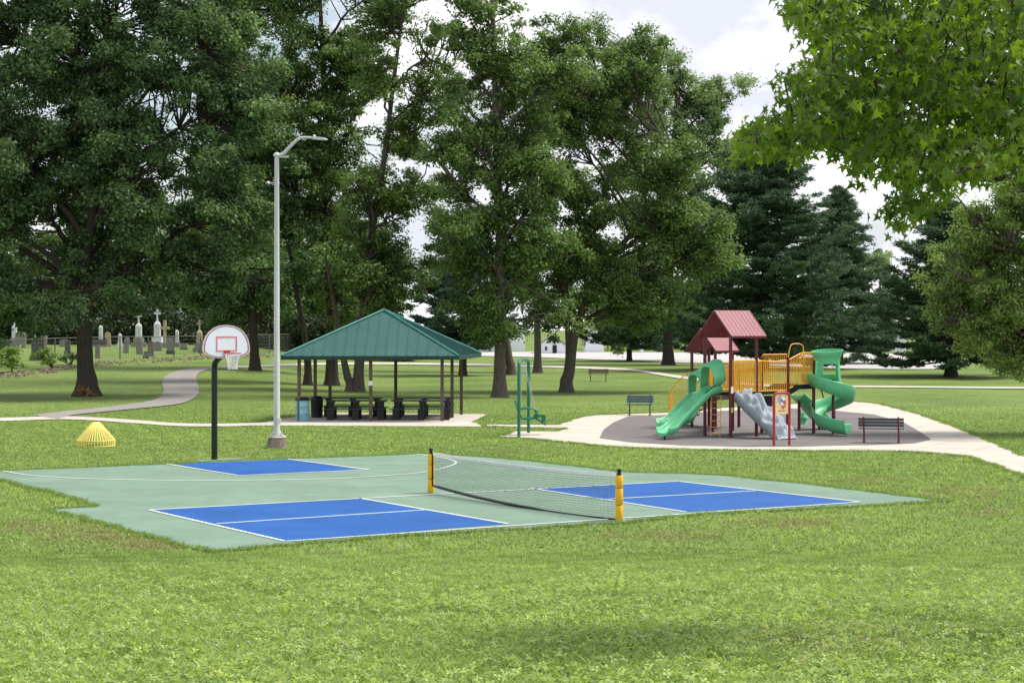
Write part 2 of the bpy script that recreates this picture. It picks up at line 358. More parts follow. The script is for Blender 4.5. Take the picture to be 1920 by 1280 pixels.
strip('gravel_lot', [(840,662),(1000,660),(1200,661),(1400,662),(1560,662),(1690,665),(1800,683)], [(840,667),(1000,670),(1200,678),(1400,684),(1560,691),(1690,693),(1800,692)], M_gravel, .06)
# bare soil worn into the turf
for k, q in enumerate(([(84,957),(118,951),(150,948),(178,951),(120,956)],)):
    b = MB(); pts = catmull([Vector((x, y, 0)) for x, y in q + [q[0]]], 4)
    b.poly([G(p.x, p.y, .014 if k == 0 else .05) for p in pts[:-1]]); tag(b.build('bare_soil', M_soil), kind='structure')

# ------------------------------------------------------------------ trees
def rnd_unit(rng, n):
    v = rng.normal(size=(n, 3)); return v / np.linalg.norm(v, axis=1, keepdims=True)
def nrm(v): return v / np.maximum(np.linalg.norm(v, axis=1, keepdims=True), 1e-9)
def leaves(rng, C, R, per, size, asp=.55, up=.8, out=.6, rn=.7, flat=.7, droop=0):
    n = len(C) * per; idx = np.repeat(np.arange(len(C)), per)
    d = rnd_unit(rng, n); r = rng.random(n) ** .42
    pos = C[idx] + d * (r * R[idx])[:, None] * np.array([1, 1, flat]) * (1 + .25 * rng.normal(size=(n, 1)))
    nr = nrm(d * out + np.array([0, 0, up]) + rng.normal(size=(n, 3)) * rn)
    t = nrm(np.cross(nr, rng.normal(size=(n, 3)) + np.array([0, 0, droop])))
    b = np.cross(nr, t); s = size * rng.uniform(.6, 1.35, n)[:, None]
    V = np.empty((n, 4, 3)); V[:, 0] = pos - t * s * .5; V[:, 1] = pos - b * s * asp * .5 + t * s * .08
    V[:, 2] = pos + t * s * .5 - nr * s * .12; V[:, 3] = pos + b * s * asp * .5 + t * s * .08
    cv = rng.normal(.5, .16, len(C))[idx] + rng.normal(0, .2, n)
    return V.reshape(-1, 3), np.arange(n * 4).reshape(-1, 4), np.clip(cv, 0, 1)
def limb_net(rng, b, tr_pts, tr_r, C, K, low, rlimb, twig=.03):
    tp = np.array([tuple(p) for p in tr_pts]); cen = C[rng.choice(len(C), min(K, len(C)), replace=False)]
    for _ in range(3):
        a_ = np.argmin(((C[:, None] - cen[None]) ** 2).sum(-1), 1)
        cen = np.array([C[a_ == k].mean(0) if (a_ == k).any() else cen[k] for k in range(len(cen))])
    for k in range(len(cen)):
        m = C[a_ == k]
        if not len(m): continue
        g = cen[k]; hd = np.linalg.norm(g[:2] - tp[-1][:2])
        z = np.clip(g[2] - .75 * hd - .8, low, tp[-1][2])
        i = min(len(tp) - 1, max(1, np.searchsorted(tp[:, 2], z))); f_ = np.clip((z - tp[i - 1][2]) / max(1e-3, tp[i][2] - tp[i - 1][2]), 0, 1)
        s0 = tp[i - 1] * (1 - f_) + tp[i] * f_; rr = tr_r[i - 1] * (1 - f_) + tr_r[i] * f_
        mid = (s0 + g) / 2 + np.array([0, 0, .12 * hd]) + rng.normal(size=3) * .08 * hd
        T = np.linspace(0, 1, 8)[:, None]; path = (1 - T) ** 2 * s0 + 2 * T * (1 - T) * mid + T * T * g
        path[1:-1] += rng.normal(size=(6, 3)) * .06
        r0 = min(rr * .62, rlimb); b.tube(path, list(np.linspace(r0, .05, 8)), 6)
        for c in m:
            j = np.argmin(((path[2:] - c) ** 2).sum(1) + 1.0 * (path[2:][:, 2] > c[2])) + 2; j = max(2, j - 1)
            q = path[j]; mm = (q + c) / 2 + rng.normal(size=3) * .12 * np.linalg.norm(c - q)
            b.tube([q, mm, c + (c - q) * .15], [.055, .04, twig * .6], 4, False)
def tree(name, label, base, trunk, lobes, Y, nclump, per, R, size, lm, seed, K=12, bark=M_bark, r0=.4, shell=.45, cat='tree', asp=.55, extra_trunks=(), group=None, cl=1.0, minz=None, low_py=None, rlimb=.22, flat=.7, up=.8, rn=.7, depth=.85, flare=1.32):
    """trunk: list of (px,py) upwards at depth Y; lobes: (px,py,rx,ry[,dY]) in photo pixels at depth Y."""
    rng = np.random.default_rng(seed); g = Vector((P(base[0], base[1], Y).x, Y, 0)); g.z = float(H(g.x, Y))
    root = empty(name, g, label=label, cat=cat, group=group)
    s = Y / F; cs = []; wts = [max(.01, l[2] * l[3]) for l in lobes]; tot = sum(wts)
    for l, w in zip(lobes, wts):
        n = max(3, int(nclump * w / tot)); c = P(l[0], l[1], Y + (l[4] if len(l) > 4 else 0))
        d = rnd_unit(rng, n); rr = rng.random(n) ** shell
        rad = np.array([l[2] * s, min(l[2], l[3] * 1.3) * s * depth, l[3] * s])
        nsup = max(2, n // 6); cen_ = np.array(c) + d[:nsup] * rr[:nsup, None] * rad; pick = rng.integers(0, nsup, n)
        cs.append(cen_[pick] + rng.normal(size=(n, 3)) * np.array([.62, .62, .42]) * R * cl)
    C = np.concatenate(cs)
    if minz is not None: C = C[C[:, 2] > minz]
    Rr = R * rng.uniform(.4, .95, len(C))
    b = MB()
    def trk(tp, r0):
        pts = catmull([P(x, y, Y) for x, y in tp], 5); pts[0] = Vector((pts[0].x, pts[0].y, g.z - .15)); m = len(pts)
        rs = [r0 * (1 - .72 * i / (m - 1)) for i in range(m)]
        keep = [i for i in range(m) if i == 0 or pts[i].z > g.z + r0 * 2.6]; pts = [pts[i] for i in keep]; rs = [rs[i] for i in keep]
        rs[0] *= flare * 1.15
        if m > 2: 
            p0_ = pts[0].copy()
            for k_, (zz, ff) in enumerate([(.25, flare), (.6, 1 + (flare - 1) * .62), (1.1, 1 + (flare - 1) * .32), (1.9, 1 + (flare - 1) * .1)]):
                pts.insert(1 + k_, Vector((p0_.x, p0_.y, g.z + r0 * zz))); rs.insert(1 + k_, r0 * ff)
        b.tube(pts, rs, 14)
        vs = b.v
        return pts, rs
    pts, rs = trk(trunk, r0)
    low = CZ - ((low_py or max(l[1] for l in lobes) + 20) - HY) * s
    limb_net(rng, b, pts, rs, C, K, low, rlimb)
    for et, er in extra_trunks: trk(et, er)
    b.build('trunk', bark, root)
    V, Fq, var = leaves(rng, C, Rr, per, size, asp, up=up, rn=rn, flat=flat)
    keep = V.reshape(-1, 4, 3)[:, :, 2].min(1) > g.z + .3
    if not keep.all():
        V = V.reshape(-1, 4, 3)[keep].reshape(-1, 3); var = var[keep]; Fq = np.arange(len(V)).reshape(-1, 4)
    npmesh('crown', V, Fq, lm, root, var, off=g)
    return root
def conifer(name, label, base, Y, top_py, low_py, halfw, lm, seed, r0=.35, dens=1.0, prof=1.0, group=None, bark=M_barkd, size=.34):
    rng = np.random.default_rng(seed); g = Vector((P(base[0], 0, Y).x, Y, 0)); g.z = float(H(g.x, Y)); s = Y / F
    root = empty(name, g, label=label, cat='conifer tree', group=group)
    zt = CZ - (top_py - HY) * s; zl = CZ - (low_py - HY) * s; R = halfw * s; b = MB()
    b.tube([g - Vector((0, 0, .2)), g + Vector((0, 0, .5)), Vector((g.x, Y, zl)), Vector((g.x + .1, Y, (zl + zt) / 2)), Vector((g.x, Y, zt))], [r0 * 1.35, r0, r0 * .9, r0 * .5, .03], 12)
    Vs = []; vars_ = []
    z = zl
    while z < zt - .2:
        f = (z - zl) / (zt - zl); rad = R * (1 - f) ** prof * (.55 + .45 * min(1, f * 6 + .55)) + .25
        nb = rng.integers(7, 10)
        for k in range(nb):
            az = rng.uniform(0, 2 * math.pi); Lb = rad * rng.uniform(.50, 1.22)
            dz = rng.uniform(-.10, .22) - .10 * (1 - f); d = np.array([math.cos(az), math.sin(az), 0])
            T = np.linspace(0, 1, 6)[:, None]; p0 = np.array([g.x, Y, z + rng.uniform(-.25, .25)])
            path = p0 + d * T * Lb + np.array([0, 0, 1]) * (dz * T * Lb - .10 * np.sin(T * 3.1) * Lb + .10 * T * T * Lb)
            b.tube(path, list(np.linspace(.07, .02, 6)), 4, False)
            nc = max(4, int(Lb * 4.6 * dens)); tt = rng.uniform(.22, 1.04, nc) ** .8
            side = np.array([-d[1], d[0], 0]); spread = (.12 + .30 * (1 - np.abs(tt - .6))) * min(Lb, 3.2) * .75
            cc = p0 + d * tt[:, None] * Lb + side * (rng.uniform(-1, 1, nc) * spread)[:, None]
            cc[:, 2] += dz * tt * Lb - .10 * np.sin(tt * 3.1) * Lb + .10 * tt ** 2 * Lb + rng.normal(0, .08, nc)
            per = 36; idx = np.repeat(np.arange(nc), per); n = nc * per
            dd = nrm(rnd_unit(rng, n) * np.array([1, 1, .5]) + d * .5 + np.array([0, 0, .35]))
            pos = cc[idx] + rnd_unit(rng, n) * np.array([.42, .42, .13]) * rng.random((n, 1)) ** .5
            ln = size * rng.uniform(.6, 1.2, n)[:, None]; wv = nrm(np.cross(dd, rng.normal(size=(n, 3)))) * .042
            V = np.empty((n, 4, 3)); V[:, 0] = pos - wv * .6; V[:, 1] = pos + dd * ln * .55 - wv; V[:, 2] = pos + dd * ln; V[:, 3] = pos + dd * ln * .5 + wv
            Vs.append(V); vars_.append(np.clip(rng.normal(.5, .15, nc)[idx] + rng.normal(0, .18, n), 0, 1))
        z += .42 * (1.15 - .45 * f)
    b.build('trunk', bark, root)
    V = np.concatenate(Vs).reshape(-1, 3); npmesh('crown', V, np.arange(len(V)).reshape(-1, 4), lm, root, np.concatenate(vars_), off=g)
    return root

def Yof(px, py): return G(px, py).y
# big tree on the left
Y = Yof(163, 742)
t1 = tree('shade_tree', 'huge dark shade tree at far left, thick trunk with dead sprouts at its foot', (163,742), [(163,742),(160,690),(158,600),(160,520),(175,400),(200,250),(210,80)],
     [(150,330,210,180),(60,180,170,170),(300,120,200,160),(150,20,260,140),(400,250,120,130),(60,450,150,100),(330,410,150,120),(180,500,100,50),(-120,350,170,200),(-60,560,110,50),(330,500,120,50),(20,580,85,40),(-40,600,90,30),(230,-120,260,130),(440,410,80,90),(70,60,150,100),(370,110,80,100),(420,20,90,60),(0,210,70,70),(230,250,140,120),(-10,300,120,120),(150,-260,240,120),(460,150,60,110),(70,575,75,35,-3),(262,560,65,32,-2)], Y, 1900, 205, 1.0, .205, LM_dark, 11, K=26, r0=.50, shell=.36, rlimb=.3, bark=M_barkd, flare=1.6, low_py=540)
# dead sprouts at its foot (part of the tree)
rng = np.random.default_rng(5); c0 = np.array(P(158, 728, Y - .75)); c0[2] = float(H(c0[0], c0[1])) + .35
V, Fq, var = leaves(rng, c0 + rng.normal(size=(9, 3)) * np.array([.25, .08, .16]), np.full(9, .22), 16, .2, .35)
npmesh('dead_sprouts', V, Fq, M_dead, t1, var, off=t1.location)
# group behind the pavilion
Y = Yof(577, 722)
tree('slim_tree', 'slim leaning tree left of the pavilion roof, its trunk seen past the left pavilion posts', (577,722), [(577,722),(577,680),(570,620),(560,570),(545,480),(520,380)],
     [(520,400,100,100),(470,300,110,110),(560,480,80,60),(470,500,90,70)], Y, 180, 160, .95, .22, LM_dark, 21, K=8, r0=.26, bark=M_barkd)
Y = Yof(622, 722)
tree('shade_tree', 'tall dark tree behind the left half of the pavilion, darkest trunk of the group', (622,722), [(622,722),(622,640),(618,540),(615,400),(612,250),(605,100),(600,0)],
     [(600,150,115,150),(540,40,110,110),(640,230,90,100),(570,330,90,100),(640,330,100,110),(690,110,80,110),(600,470,110,90),(520,190,80,120),(640,560,100,45),(560,-60,120,60),(600,-200,130,90)], Y, 700, 165, 1.0, .20, LM_mid, 22, K=20, r0=.40, shell=.4, bark=M_barkd)
Y = Yof(672, 734)
tree('forked_tree', 'forked tree behind the middle of the pavilion with two trunks parting at the ground', (672,734), [(672,734),(673,690),(678,640),(685,540),(700,420),(720,300),(735,180),(750,60)],
     [(740,120,85,95),(770,260,70,70),(700,400,95,75),(745,370,75,65),(720,510,90,75),(770,30,90,60),(670,520,85,90),(800,200,50,60),(700,590,80,30),(750,-80,90,60)], Y, 480, 140, .9, .19, LM_mid, 23, K=24, r0=.33, shell=.5, bark=M_bark,
     extra_trunks=[([(657,729),(650,700),(640,650),(625,560),(610,480)], .26)])
# centre trees
Y = Yof(937, 745)
tree('tall_tree', 'tall tapering tree in the centre right of the pavilion with a straight bare grey trunk', (937,745), [(937,745),(937,700),(938,640),(940,520),(935,380),(930,220),(925,60),(920,-40)],
     [(940,540,100,75),(930,430,110,90),(935,300,100,100),(920,180,90,90),(905,60,80,80),(915,-30,70,50),(1000,300,80,120),(1010,160,80,90),(860,330,50,80),(860,480,60,60),(870,590,65,40),(1010,480,70,80),(960,600,100,35),(915,-150,70,90)], Y, 640, 175, .95, .195, LM_mid, 31, K=26, r0=.37, shell=.42, flare=1.35)
Y = Yof(955, 703)
tree('thin_tree', 'bare-limbed tree further back, its trunk showing just right of the tall centre trunk', (958,703), [(958,703),(952,660),(935,560),(905,450),(878,380),(820,300),(770,265)],
     [(800,330,45,35),(850,190,45,80),(830,110,55,70),(905,420,50,60),(780,270,45,30),(880,250,50,60)], Y, 150, 90, .8, .2, LM_mid, 32, K=14, r0=.36)
Y = Yof(1065, 735)
tree('leaning_tree', 'broad tree leaning right over the wooden bench, trunk forking low beside the green swing', (1062,735), [(1062,735),(1068,690),(1074,640),(1085,600),(1110,540),(1150,480),(1215,400),(1280,320)],
     [(1100,520,110,80),(1180,560,110,60),(1250,480,110,80),(1180,400,110,80),(1090,400,80,90),(1130,280,90,80),(1230,300,90,80),(1100,160,90,90),(1180,90,70,60),(1300,420,80,60),(1060,600,70,35),(1330,500,70,50),(1210,590,100,28),(1030,480,70,90),(1170,180,90,100),(1060,80,60,60),(1040,250,60,110),(1050,140,60,80)], Y, 780, 175, 1.0, .195, LM_mid, 33, K=28, r0=.36, shell=.42,
     extra_trunks=[([(1066,700),(1066,640),(1060,560),(1060,470)], .24)])
Y = Yof(1253, 684)
tree('broad_tree', 'large pale green tree behind the playground whose rounded top rises against the sky', (1253,684), [(1253,684),(1252,640),(1255,540),(1260,400),(1265,250),(1270,150)],
     [(1270,170,70,70),(1330,230,75,80),(1230,220,70,60),(1370,330,50,70),(1290,330,100,90),(1200,120,60,60),(1140,90,70,50),(1330,440,80,70),(1240,430,90,80),(1370,480,50,40),(1260,580,110,45),(1180,590,80,35),(1210,330,90,100),(1340,160,50,50),(1380,260,40,60),(1150,200,70,80),(1310,500,90,60),(1390,400,40,60)], Y, 620, 190, 1.4, .28, LM_pale, 34, K=22, r0=.55, shell=.42, bark=M_barkd, rlimb=.3)
Y = 128
tree('tall_tree', 'tall dark tree filling the gap between the far left shade tree and the lamp post', (478,692), [(478,692),(476,640),(470,520),(460,380),(455,220),(450,60)],
     [(450,160,80,130),(440,330,90,90),(480,460,100,80),(430,20,90,100),(540,560,80,50),(400,520,90,50),(520,300,60,90),(455,580,90,30)], Y, 560, 150, 1.1, .25, LM_dark, 35, K=18, r0=.38, shell=.5, bark=M_barkd)
Y = 150
tree('pale_tree', 'loose pale tree filling the gap behind the tall centre tree and the leaning tree', (1008,692), [(1008,692),(1008,640),(1005,500),(1000,340),(1000,180)],
     [(1005,130,60,110),(990,300,90,100),(1060,420,90,90),(860,430,50,60),(1020,540,90,60)], Y, 230, 140, 1.1, .26, LM_pale, 36, K=16, r0=.35, shell=.5)
# conifers on the right and left of centre
conifer('pine_tree', 'big dark pine directly behind the red playground roof', (1432,690), Yof(1432,692), 240, 655, 190, LM_pine, 41, r0=.42, prof=.62)
conifer('pine_tree', 'dark pine with a thick black trunk standing alone on the lawn at the right', (1783,706), Yof(1783,706), 385, 668, 165, LM_pine, 42, r0=.48, prof=.55)
conifer('pine_tree', 'pointed pine between the two big dark pines, the farthest of them', (1575,680), Yof(1575,682), 350, 655, 120, LM_pine, 43, r0=.35, prof=.8)
conifer('spruce_tree', 'bluish spruce at the right end of the pavilion roof behind the tall tree', (868,700), Yof(868,704), 420, 652, 105, LM_blue, 44, r0=.3, prof=.6)
conifer('pine_tree', 'low dark pine behind the leaning tree with branches near the ground', (1180,675), Yof(1180,677), 480, 640, 120, LM_pine, 45, r0=.3, prof=.6)
Y = 200
tree('pale_tree', 'pale grey green tree seen in the gap between the pines on the right', (1650,670), [(1650,670),(1650,600),(1650,520)], [(1650,500,55,60),(1640,580,70,50)], Y, 110, 110, 1.3, .36, LM_pale, 46, K=8, r0=.3)
Y = 62
tree('linden_tree', 'yellowish green tree at the right edge, its low branches hanging toward the lawn', (1985,800), [(1985,815),(1980,700),(1965,560),(1950,400)],
     [(1860,460,90,50),(1830,540,90,50),(1900,560,110,80),(1890,400,90,50),(1960,300,120,90),(1870,630,70,35),(1790,490,50,25),(2000,450,120,120),(1900,660,60,25),(1780,570,40,22),(2050,600,110,80)], Y, 950, 160, .50, .11, LM_yel, 47, cl=1.5, K=22, r0=.26, shell=.5, rlimb=.09)
# sapling on the right lawn
Y = Yof(1852, 690)
tree('sapling', 'small thin sapling on the bright lawn right of the lone pine', (1852,692), [(1852,692),(1852,670),(1851,640)], [(1851,645,12,18)], Y, 14, 40, .5, .22, LM_mid, 48, K=3, r0=.06, cat='sapling')

# woods behind the graves and at the back: two built trees, then copies
bgroup = 'trees of the wood behind the gravestones'
def bgt(label, px, py, Y, lm, seed, w, h, name='wood_tree', n=110, grp=bgroup):
    return tree(name, label, (px, py), [(px,py),(px+3,py-60),(px-4,py-140),(px,py-h*.8)], [(px,py-h*.62,w*.8,h*.36),(px-w*.45,py-h*.40,w*.6,h*.25),(px+w*.45,py-h*.42,w*.6,h*.25),(px,py-h*.22,w*.95,h*.16),(px+w*.1,py-h*.85,w*.5,h*.2)], Y, n, 120, 1.5, .40, lm, seed, K=10, r0=.35, group=grp, bark=M_barkd)
wpos = {-60: 'leftmost of the wood trees, off behind the far left tombstone', -10: 'behind the far left tombstone', 40: 'behind the white monument at the far left', 90: 'behind the dark square tombstone', 150: 'behind the trunk of the big shade tree', 200: 'behind the leaning tan tablet', 245: 'behind the left tall white monument', 300: 'behind the right white monument and sandstone cross', 350: 'behind the short rounded column grave', 390: 'behind the sand coloured obelisk', 420: 'directly behind the backboard', 470: 'between the backboard and the lamp post', 510: 'directly behind the lamp post', 560: 'behind the left corner of the pavilion roof', 610: 'behind the dark trunk left of the roof peak', 660: 'behind the forked tree', 705: 'rightmost of the wood trees, behind the roof peak'}
fpos = {1150: 'right of the tall white gable', 1245: 'behind the broad tree trunk', 1190: 'behind the white marker post', 1300: 'left of the low red roof', 1345: 'behind the low red roof', 1395: 'behind the high red roof', 1720: 'left of the lone pine trunk', 1770: 'directly behind the lone pine', 1830: 'beside the thin sapling', 1890: 'right of the thin sapling', 1950: 'at the right edge of the picture', 2010: 'beyond the right edge of the picture'}
wl = lambda p: 'dark leafy wood tree ' + wpos[p]
fl = lambda p: 'mid green far tree ' + fpos[p]
b1 = bgt(wl(300), 300, 642, 215, LM_dark, 61, 90, 260, n=170); b2 = bgt(wl(420), 420, 642, 215, LM_mid, 62, 90, 240, n=170)
rr_ = random.Random(4)
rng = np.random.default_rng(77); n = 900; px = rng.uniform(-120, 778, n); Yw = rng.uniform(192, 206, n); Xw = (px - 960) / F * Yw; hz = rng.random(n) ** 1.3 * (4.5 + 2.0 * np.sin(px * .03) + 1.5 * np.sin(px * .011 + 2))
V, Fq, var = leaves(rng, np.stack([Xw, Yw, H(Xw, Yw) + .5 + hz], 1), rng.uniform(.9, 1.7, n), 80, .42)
tag(npmesh('undergrowth', V, Fq, LM_under_shade, var=var), 'undergrowth and brush along the foot of the wood, shade put into its colour', 'undergrowth', kind='stuff')
def bcopy(src, px, Y, sc, label, group, rz=None, z=None):
    c = copy_tree(src); X = (px - 960) / F * Y; c.location = (X, Y, float(H(X, Y)) if z is None else z); c.scale = (sc, sc, sc * rr_.uniform(.9, 1.1)); c.rotation_euler = (0, 0, rr_.uniform(0, 6.28) if rz is None else rz)
    c['label'] = label; c['group'] = group; return c
for i, px in enumerate((-60, -10, 40, 90, 150, 200, 245, 350, 390, 470, 510, 560, 610, 660, 705)):
    bcopy((b1, b2)[i % 2], px, 204 + rr_.uniform(-3, 20), rr_.uniform(.85, 1.2), wl(px), bgroup)
bs = bgt(fl(1150), 1150, 650, 300, LM_mid, 63, 70, 130, 'far_tree', n=110, grp='far tree line')
bs2 = bgt(fl(1245), 1245, 650, 300, LM_dark, 64, 70, 120, 'far_tree', n=110, grp='far tree line')
for i, px in enumerate((1190, 1300, 1345, 1395, 1720, 1770, 1830, 1890, 1950, 2010)):
    bcopy((bs, bs2)[i % 2], px, 290 + rr_.uniform(-15, 25), rr_.uniform(.8, 1.1) * (.75 if px < 1000 else 1), fl(px), 'far tree line')
# shrubs at the cemetery fence and the wood edge
def shrub(label, px, py, w, h, lm, seed, n=14, name='shrub', grp=None, size=.2):
    Y = Yof(px, py); return tree(name, label, (px, py), [(px,py),(px,py-h*.4),(px,py-h*.7)], [(px,py-h*.5,w*.8,h*.45)], Y, n, 70, .55, size, lm, seed, K=4, r0=.06, cat='shrub', group=grp, rlimb=.04)
shrub('leafy green shrub overgrowing the cemetery fence at the far left edge', 22, 700, 32, 62, LM_yel, 71, 30)
shrub('thin shrub against the fence beside the dark square tombstone', 98, 692, 14, 46, LM_yel, 72, 12)
shrub('pale leafy bush below the wood left of the pavilion roof', 545, 655, 22, 60, LM_yel, 73, 24)
shrub('bushy growth at the wood edge right of the lamp post', 590, 660, 30, 90, LM_mid, 74, 40)
shrub('dark low weed clump at the foot of the cemetery wall beside the big trunk', 133, 684, 14, 22, LM_dark, 75, 10)
shrub('sunlit bush in the gap behind the pavilion roof on the right', 745, 655, 50, 130, LM_yel, 76, 60, size=.3)

# ------------------------------------------------------------------ foreground sweetgum, branch hanging into the frame
def sweetgum():
    rng = np.random.default_rng(9); bx, by = 6.4, 11.5; g = Vector((bx, by, float(H(bx, by))))
    root = empty('sweetgum_tree', g, label='near sweetgum tree whose star-leaved branches hang into the top right corner', cat='tree')
    out = [(1485,-20),(1478,40),(1500,70),(1535,95),(1500,120),(1452,150),(1446,180),(1480,200),(1440,222),(1385,250),(1378,285),(1420,310),(1470,300),(1530,285),(1580,300),(1600,330),(1640,330),(1690,345),(1700,375),(1650,400),(1640,425),(1700,425),(1750,380),(1800,350),(1860,340),(1960,330),(1960,-60),(1485,-60)]
    def inside(x, y):
        r = False; j = len(out) - 1
        for i in range(len(out)):
            xi, yi = out[i]; xj, yj = out[j]
            if (yi > y) != (yj > y) and x < (xj - xi) * (y - yi) / (yj - yi) + xi: r = not r
            j = i
        return r
    ends = []
    while len(ends) < 950:
        x = rng.uniform(1370, 1960); y = rng.uniform(-60, 430)
        if inside(x, y) and inside(x, y + 8): ends.append(np.array(P(x, y, rng.uniform(8.6, 11.2))))
    for _ in range(110):
        d = rnd_unit(rng, 1)[0]; c = np.array([6.3, 12.4, 6.8]) + d * rng.random() ** .4 * np.array([2.7, 3.0, 2.3])
        X = 960 + F * c[0] / c[1]; Yp = HY - F * (c[2] - CZ) / c[1]
        if X > 1985 or Yp < -110: ends.append(c)
    E = np.array(ends); b = MB()
    tp = [Vector((bx, by, g.z - .2)), Vector((bx + .02, by, g.z + .4)), Vector((bx + .05, by, 4.0)), Vector((bx, by + .1, 6.0)), Vector((bx - .1, by, 8.6))]
    b.tube(tp, [.32, .24, .2, .14, .05], 14)
    # main limbs
    limbs = []
    for s0, mid, end in (((6.3,11.5,3.9),(4.2,10.4,4.75),(1.75,9.6,4.72)), ((6.3,11.5,4.4),(4.2,10.2,5.1),(2.0,9.4,5.15)), ((6.35,11.5,5.0),(4.4,10.6,5.7),(1.9,10.2,5.35)),
                         ((6.3,11.5,4.6),(4.0,10.8,4.95),(2.35,10.6,4.55)), ((6.4,11.5,5.5),(5.2,12.6,6.9),(4.8,13.4,8.0)), ((6.4,11.5,5.2),(7.2,12.6,6.2),(8.0,13.2,6.9)), ((6.4,11.5,5.2),(7.0,10.2,6.2),(7.3,9.2,6.9)), ((6.4,11.5,6.2),(5.5,10.6,7.4),(5.0,10.0,8.2))):
        T = np.linspace(0, 1, 14)[:, None]; s0 = np.array(s0); mid = np.array(mid); end = np.array(end)
        p = (1 - T) ** 2 * s0 + 2 * T * (1 - T) * mid + T * T * end; p[1:-1] += rng.normal(size=(12, 3)) * .035
        b.tube(p, list(np.linspace(.055, .010, 14)), 7); limbs.append(p)
    LP = np.concatenate([l[3:] for l in limbs]); Vs = []; Fs = []; var = []; nv = 0
    # star outline (5 lobes, palmate), tip along +y
    ang = [(-90,.42),(-62,.30),(-38,.80),(-14,.36),(10,.98),(34,.40),(90,1.08),(146,.40),(170,.98),(194,.36),(218,.80),(242,.30)]
    star = np.array([[r * math.cos(math.radians(a)), r * math.sin(math.radians(a))] for a, r in ang])
    star[0] = (0, -.10)
    nodes = LP.copy(); E = E[np.argsort([((LP - c) ** 2).sum(1).min() for c in E])]
    for c in E:
        q = nodes[np.argmin(((nodes - c) ** 2).sum(1) + (nodes[:, 0] < c[0]) * .03)]; n = np.linalg.norm(c - q)
        mid = (c + q) / 2 + rng.normal(size=3) * .06 * n + np.array([0, 0, .08 * n]); T = np.linspace(0, 1, 6)[:, None]
        p = (1 - T) ** 2 * q + 2 * T * (1 - T) * mid + T * T * c; b.tube(p, list(np.linspace(.006 + .006 * min(1, n), .0025, 6)), 4, False); nodes = np.vstack([nodes, p[2:5]])
        cvar = rng.normal(.5, .22)
        for k in range(rng.integers(11, 17)):
            a_ = p[5] * (1 - (k % 5) * .10) + p[3] * ((k % 5) * .10) + rng.normal(size=3) * np.array([.045, .07, .035])
            tipd = np.array([rng.normal(-.15, .55), rng.normal(0, .5), rng.normal(-.75, .35)]); tipd /= np.linalg.norm(tipd)
            up = np.array([rng.normal(0, .55), rng.normal(-.35, .6), rng.normal(.75, .4)]); nn = up - tipd * up.dot(tipd); nn /= np.linalg.norm(nn); sd_ = np.cross(tipd, nn)
            sz = rng.uniform(.022, .050); st = star * sz * np.array([1, 1]); fold = np.abs(st[:, 0:1]) * rng.uniform(-.15, .5)
            pts = a_ + sd_ * st[:, :1] + tipd * (st[:, 1:] + sz * .2) + nn * fold - nn * (st[:, 1:] / sz) ** 2 * sz * .18
            ctr = a_ + tipd * sz * .2
            Vs.append(np.vstack([ctr, pts])); m = len(pts)
            Fs.append(np.array([[0, i + 1, (i + 1) % m + 1] for i in range(m)]) + nv); nv += m + 1
            var += [min(1, max(0, cvar + rng.normal(0, .2)))] * m
    b.build('trunk', M_barkd, root)
    npmesh('crown', np.vstack(Vs), np.vstack(Fs), LM_gum, root, np.array(var), off=g)
sweetgum()

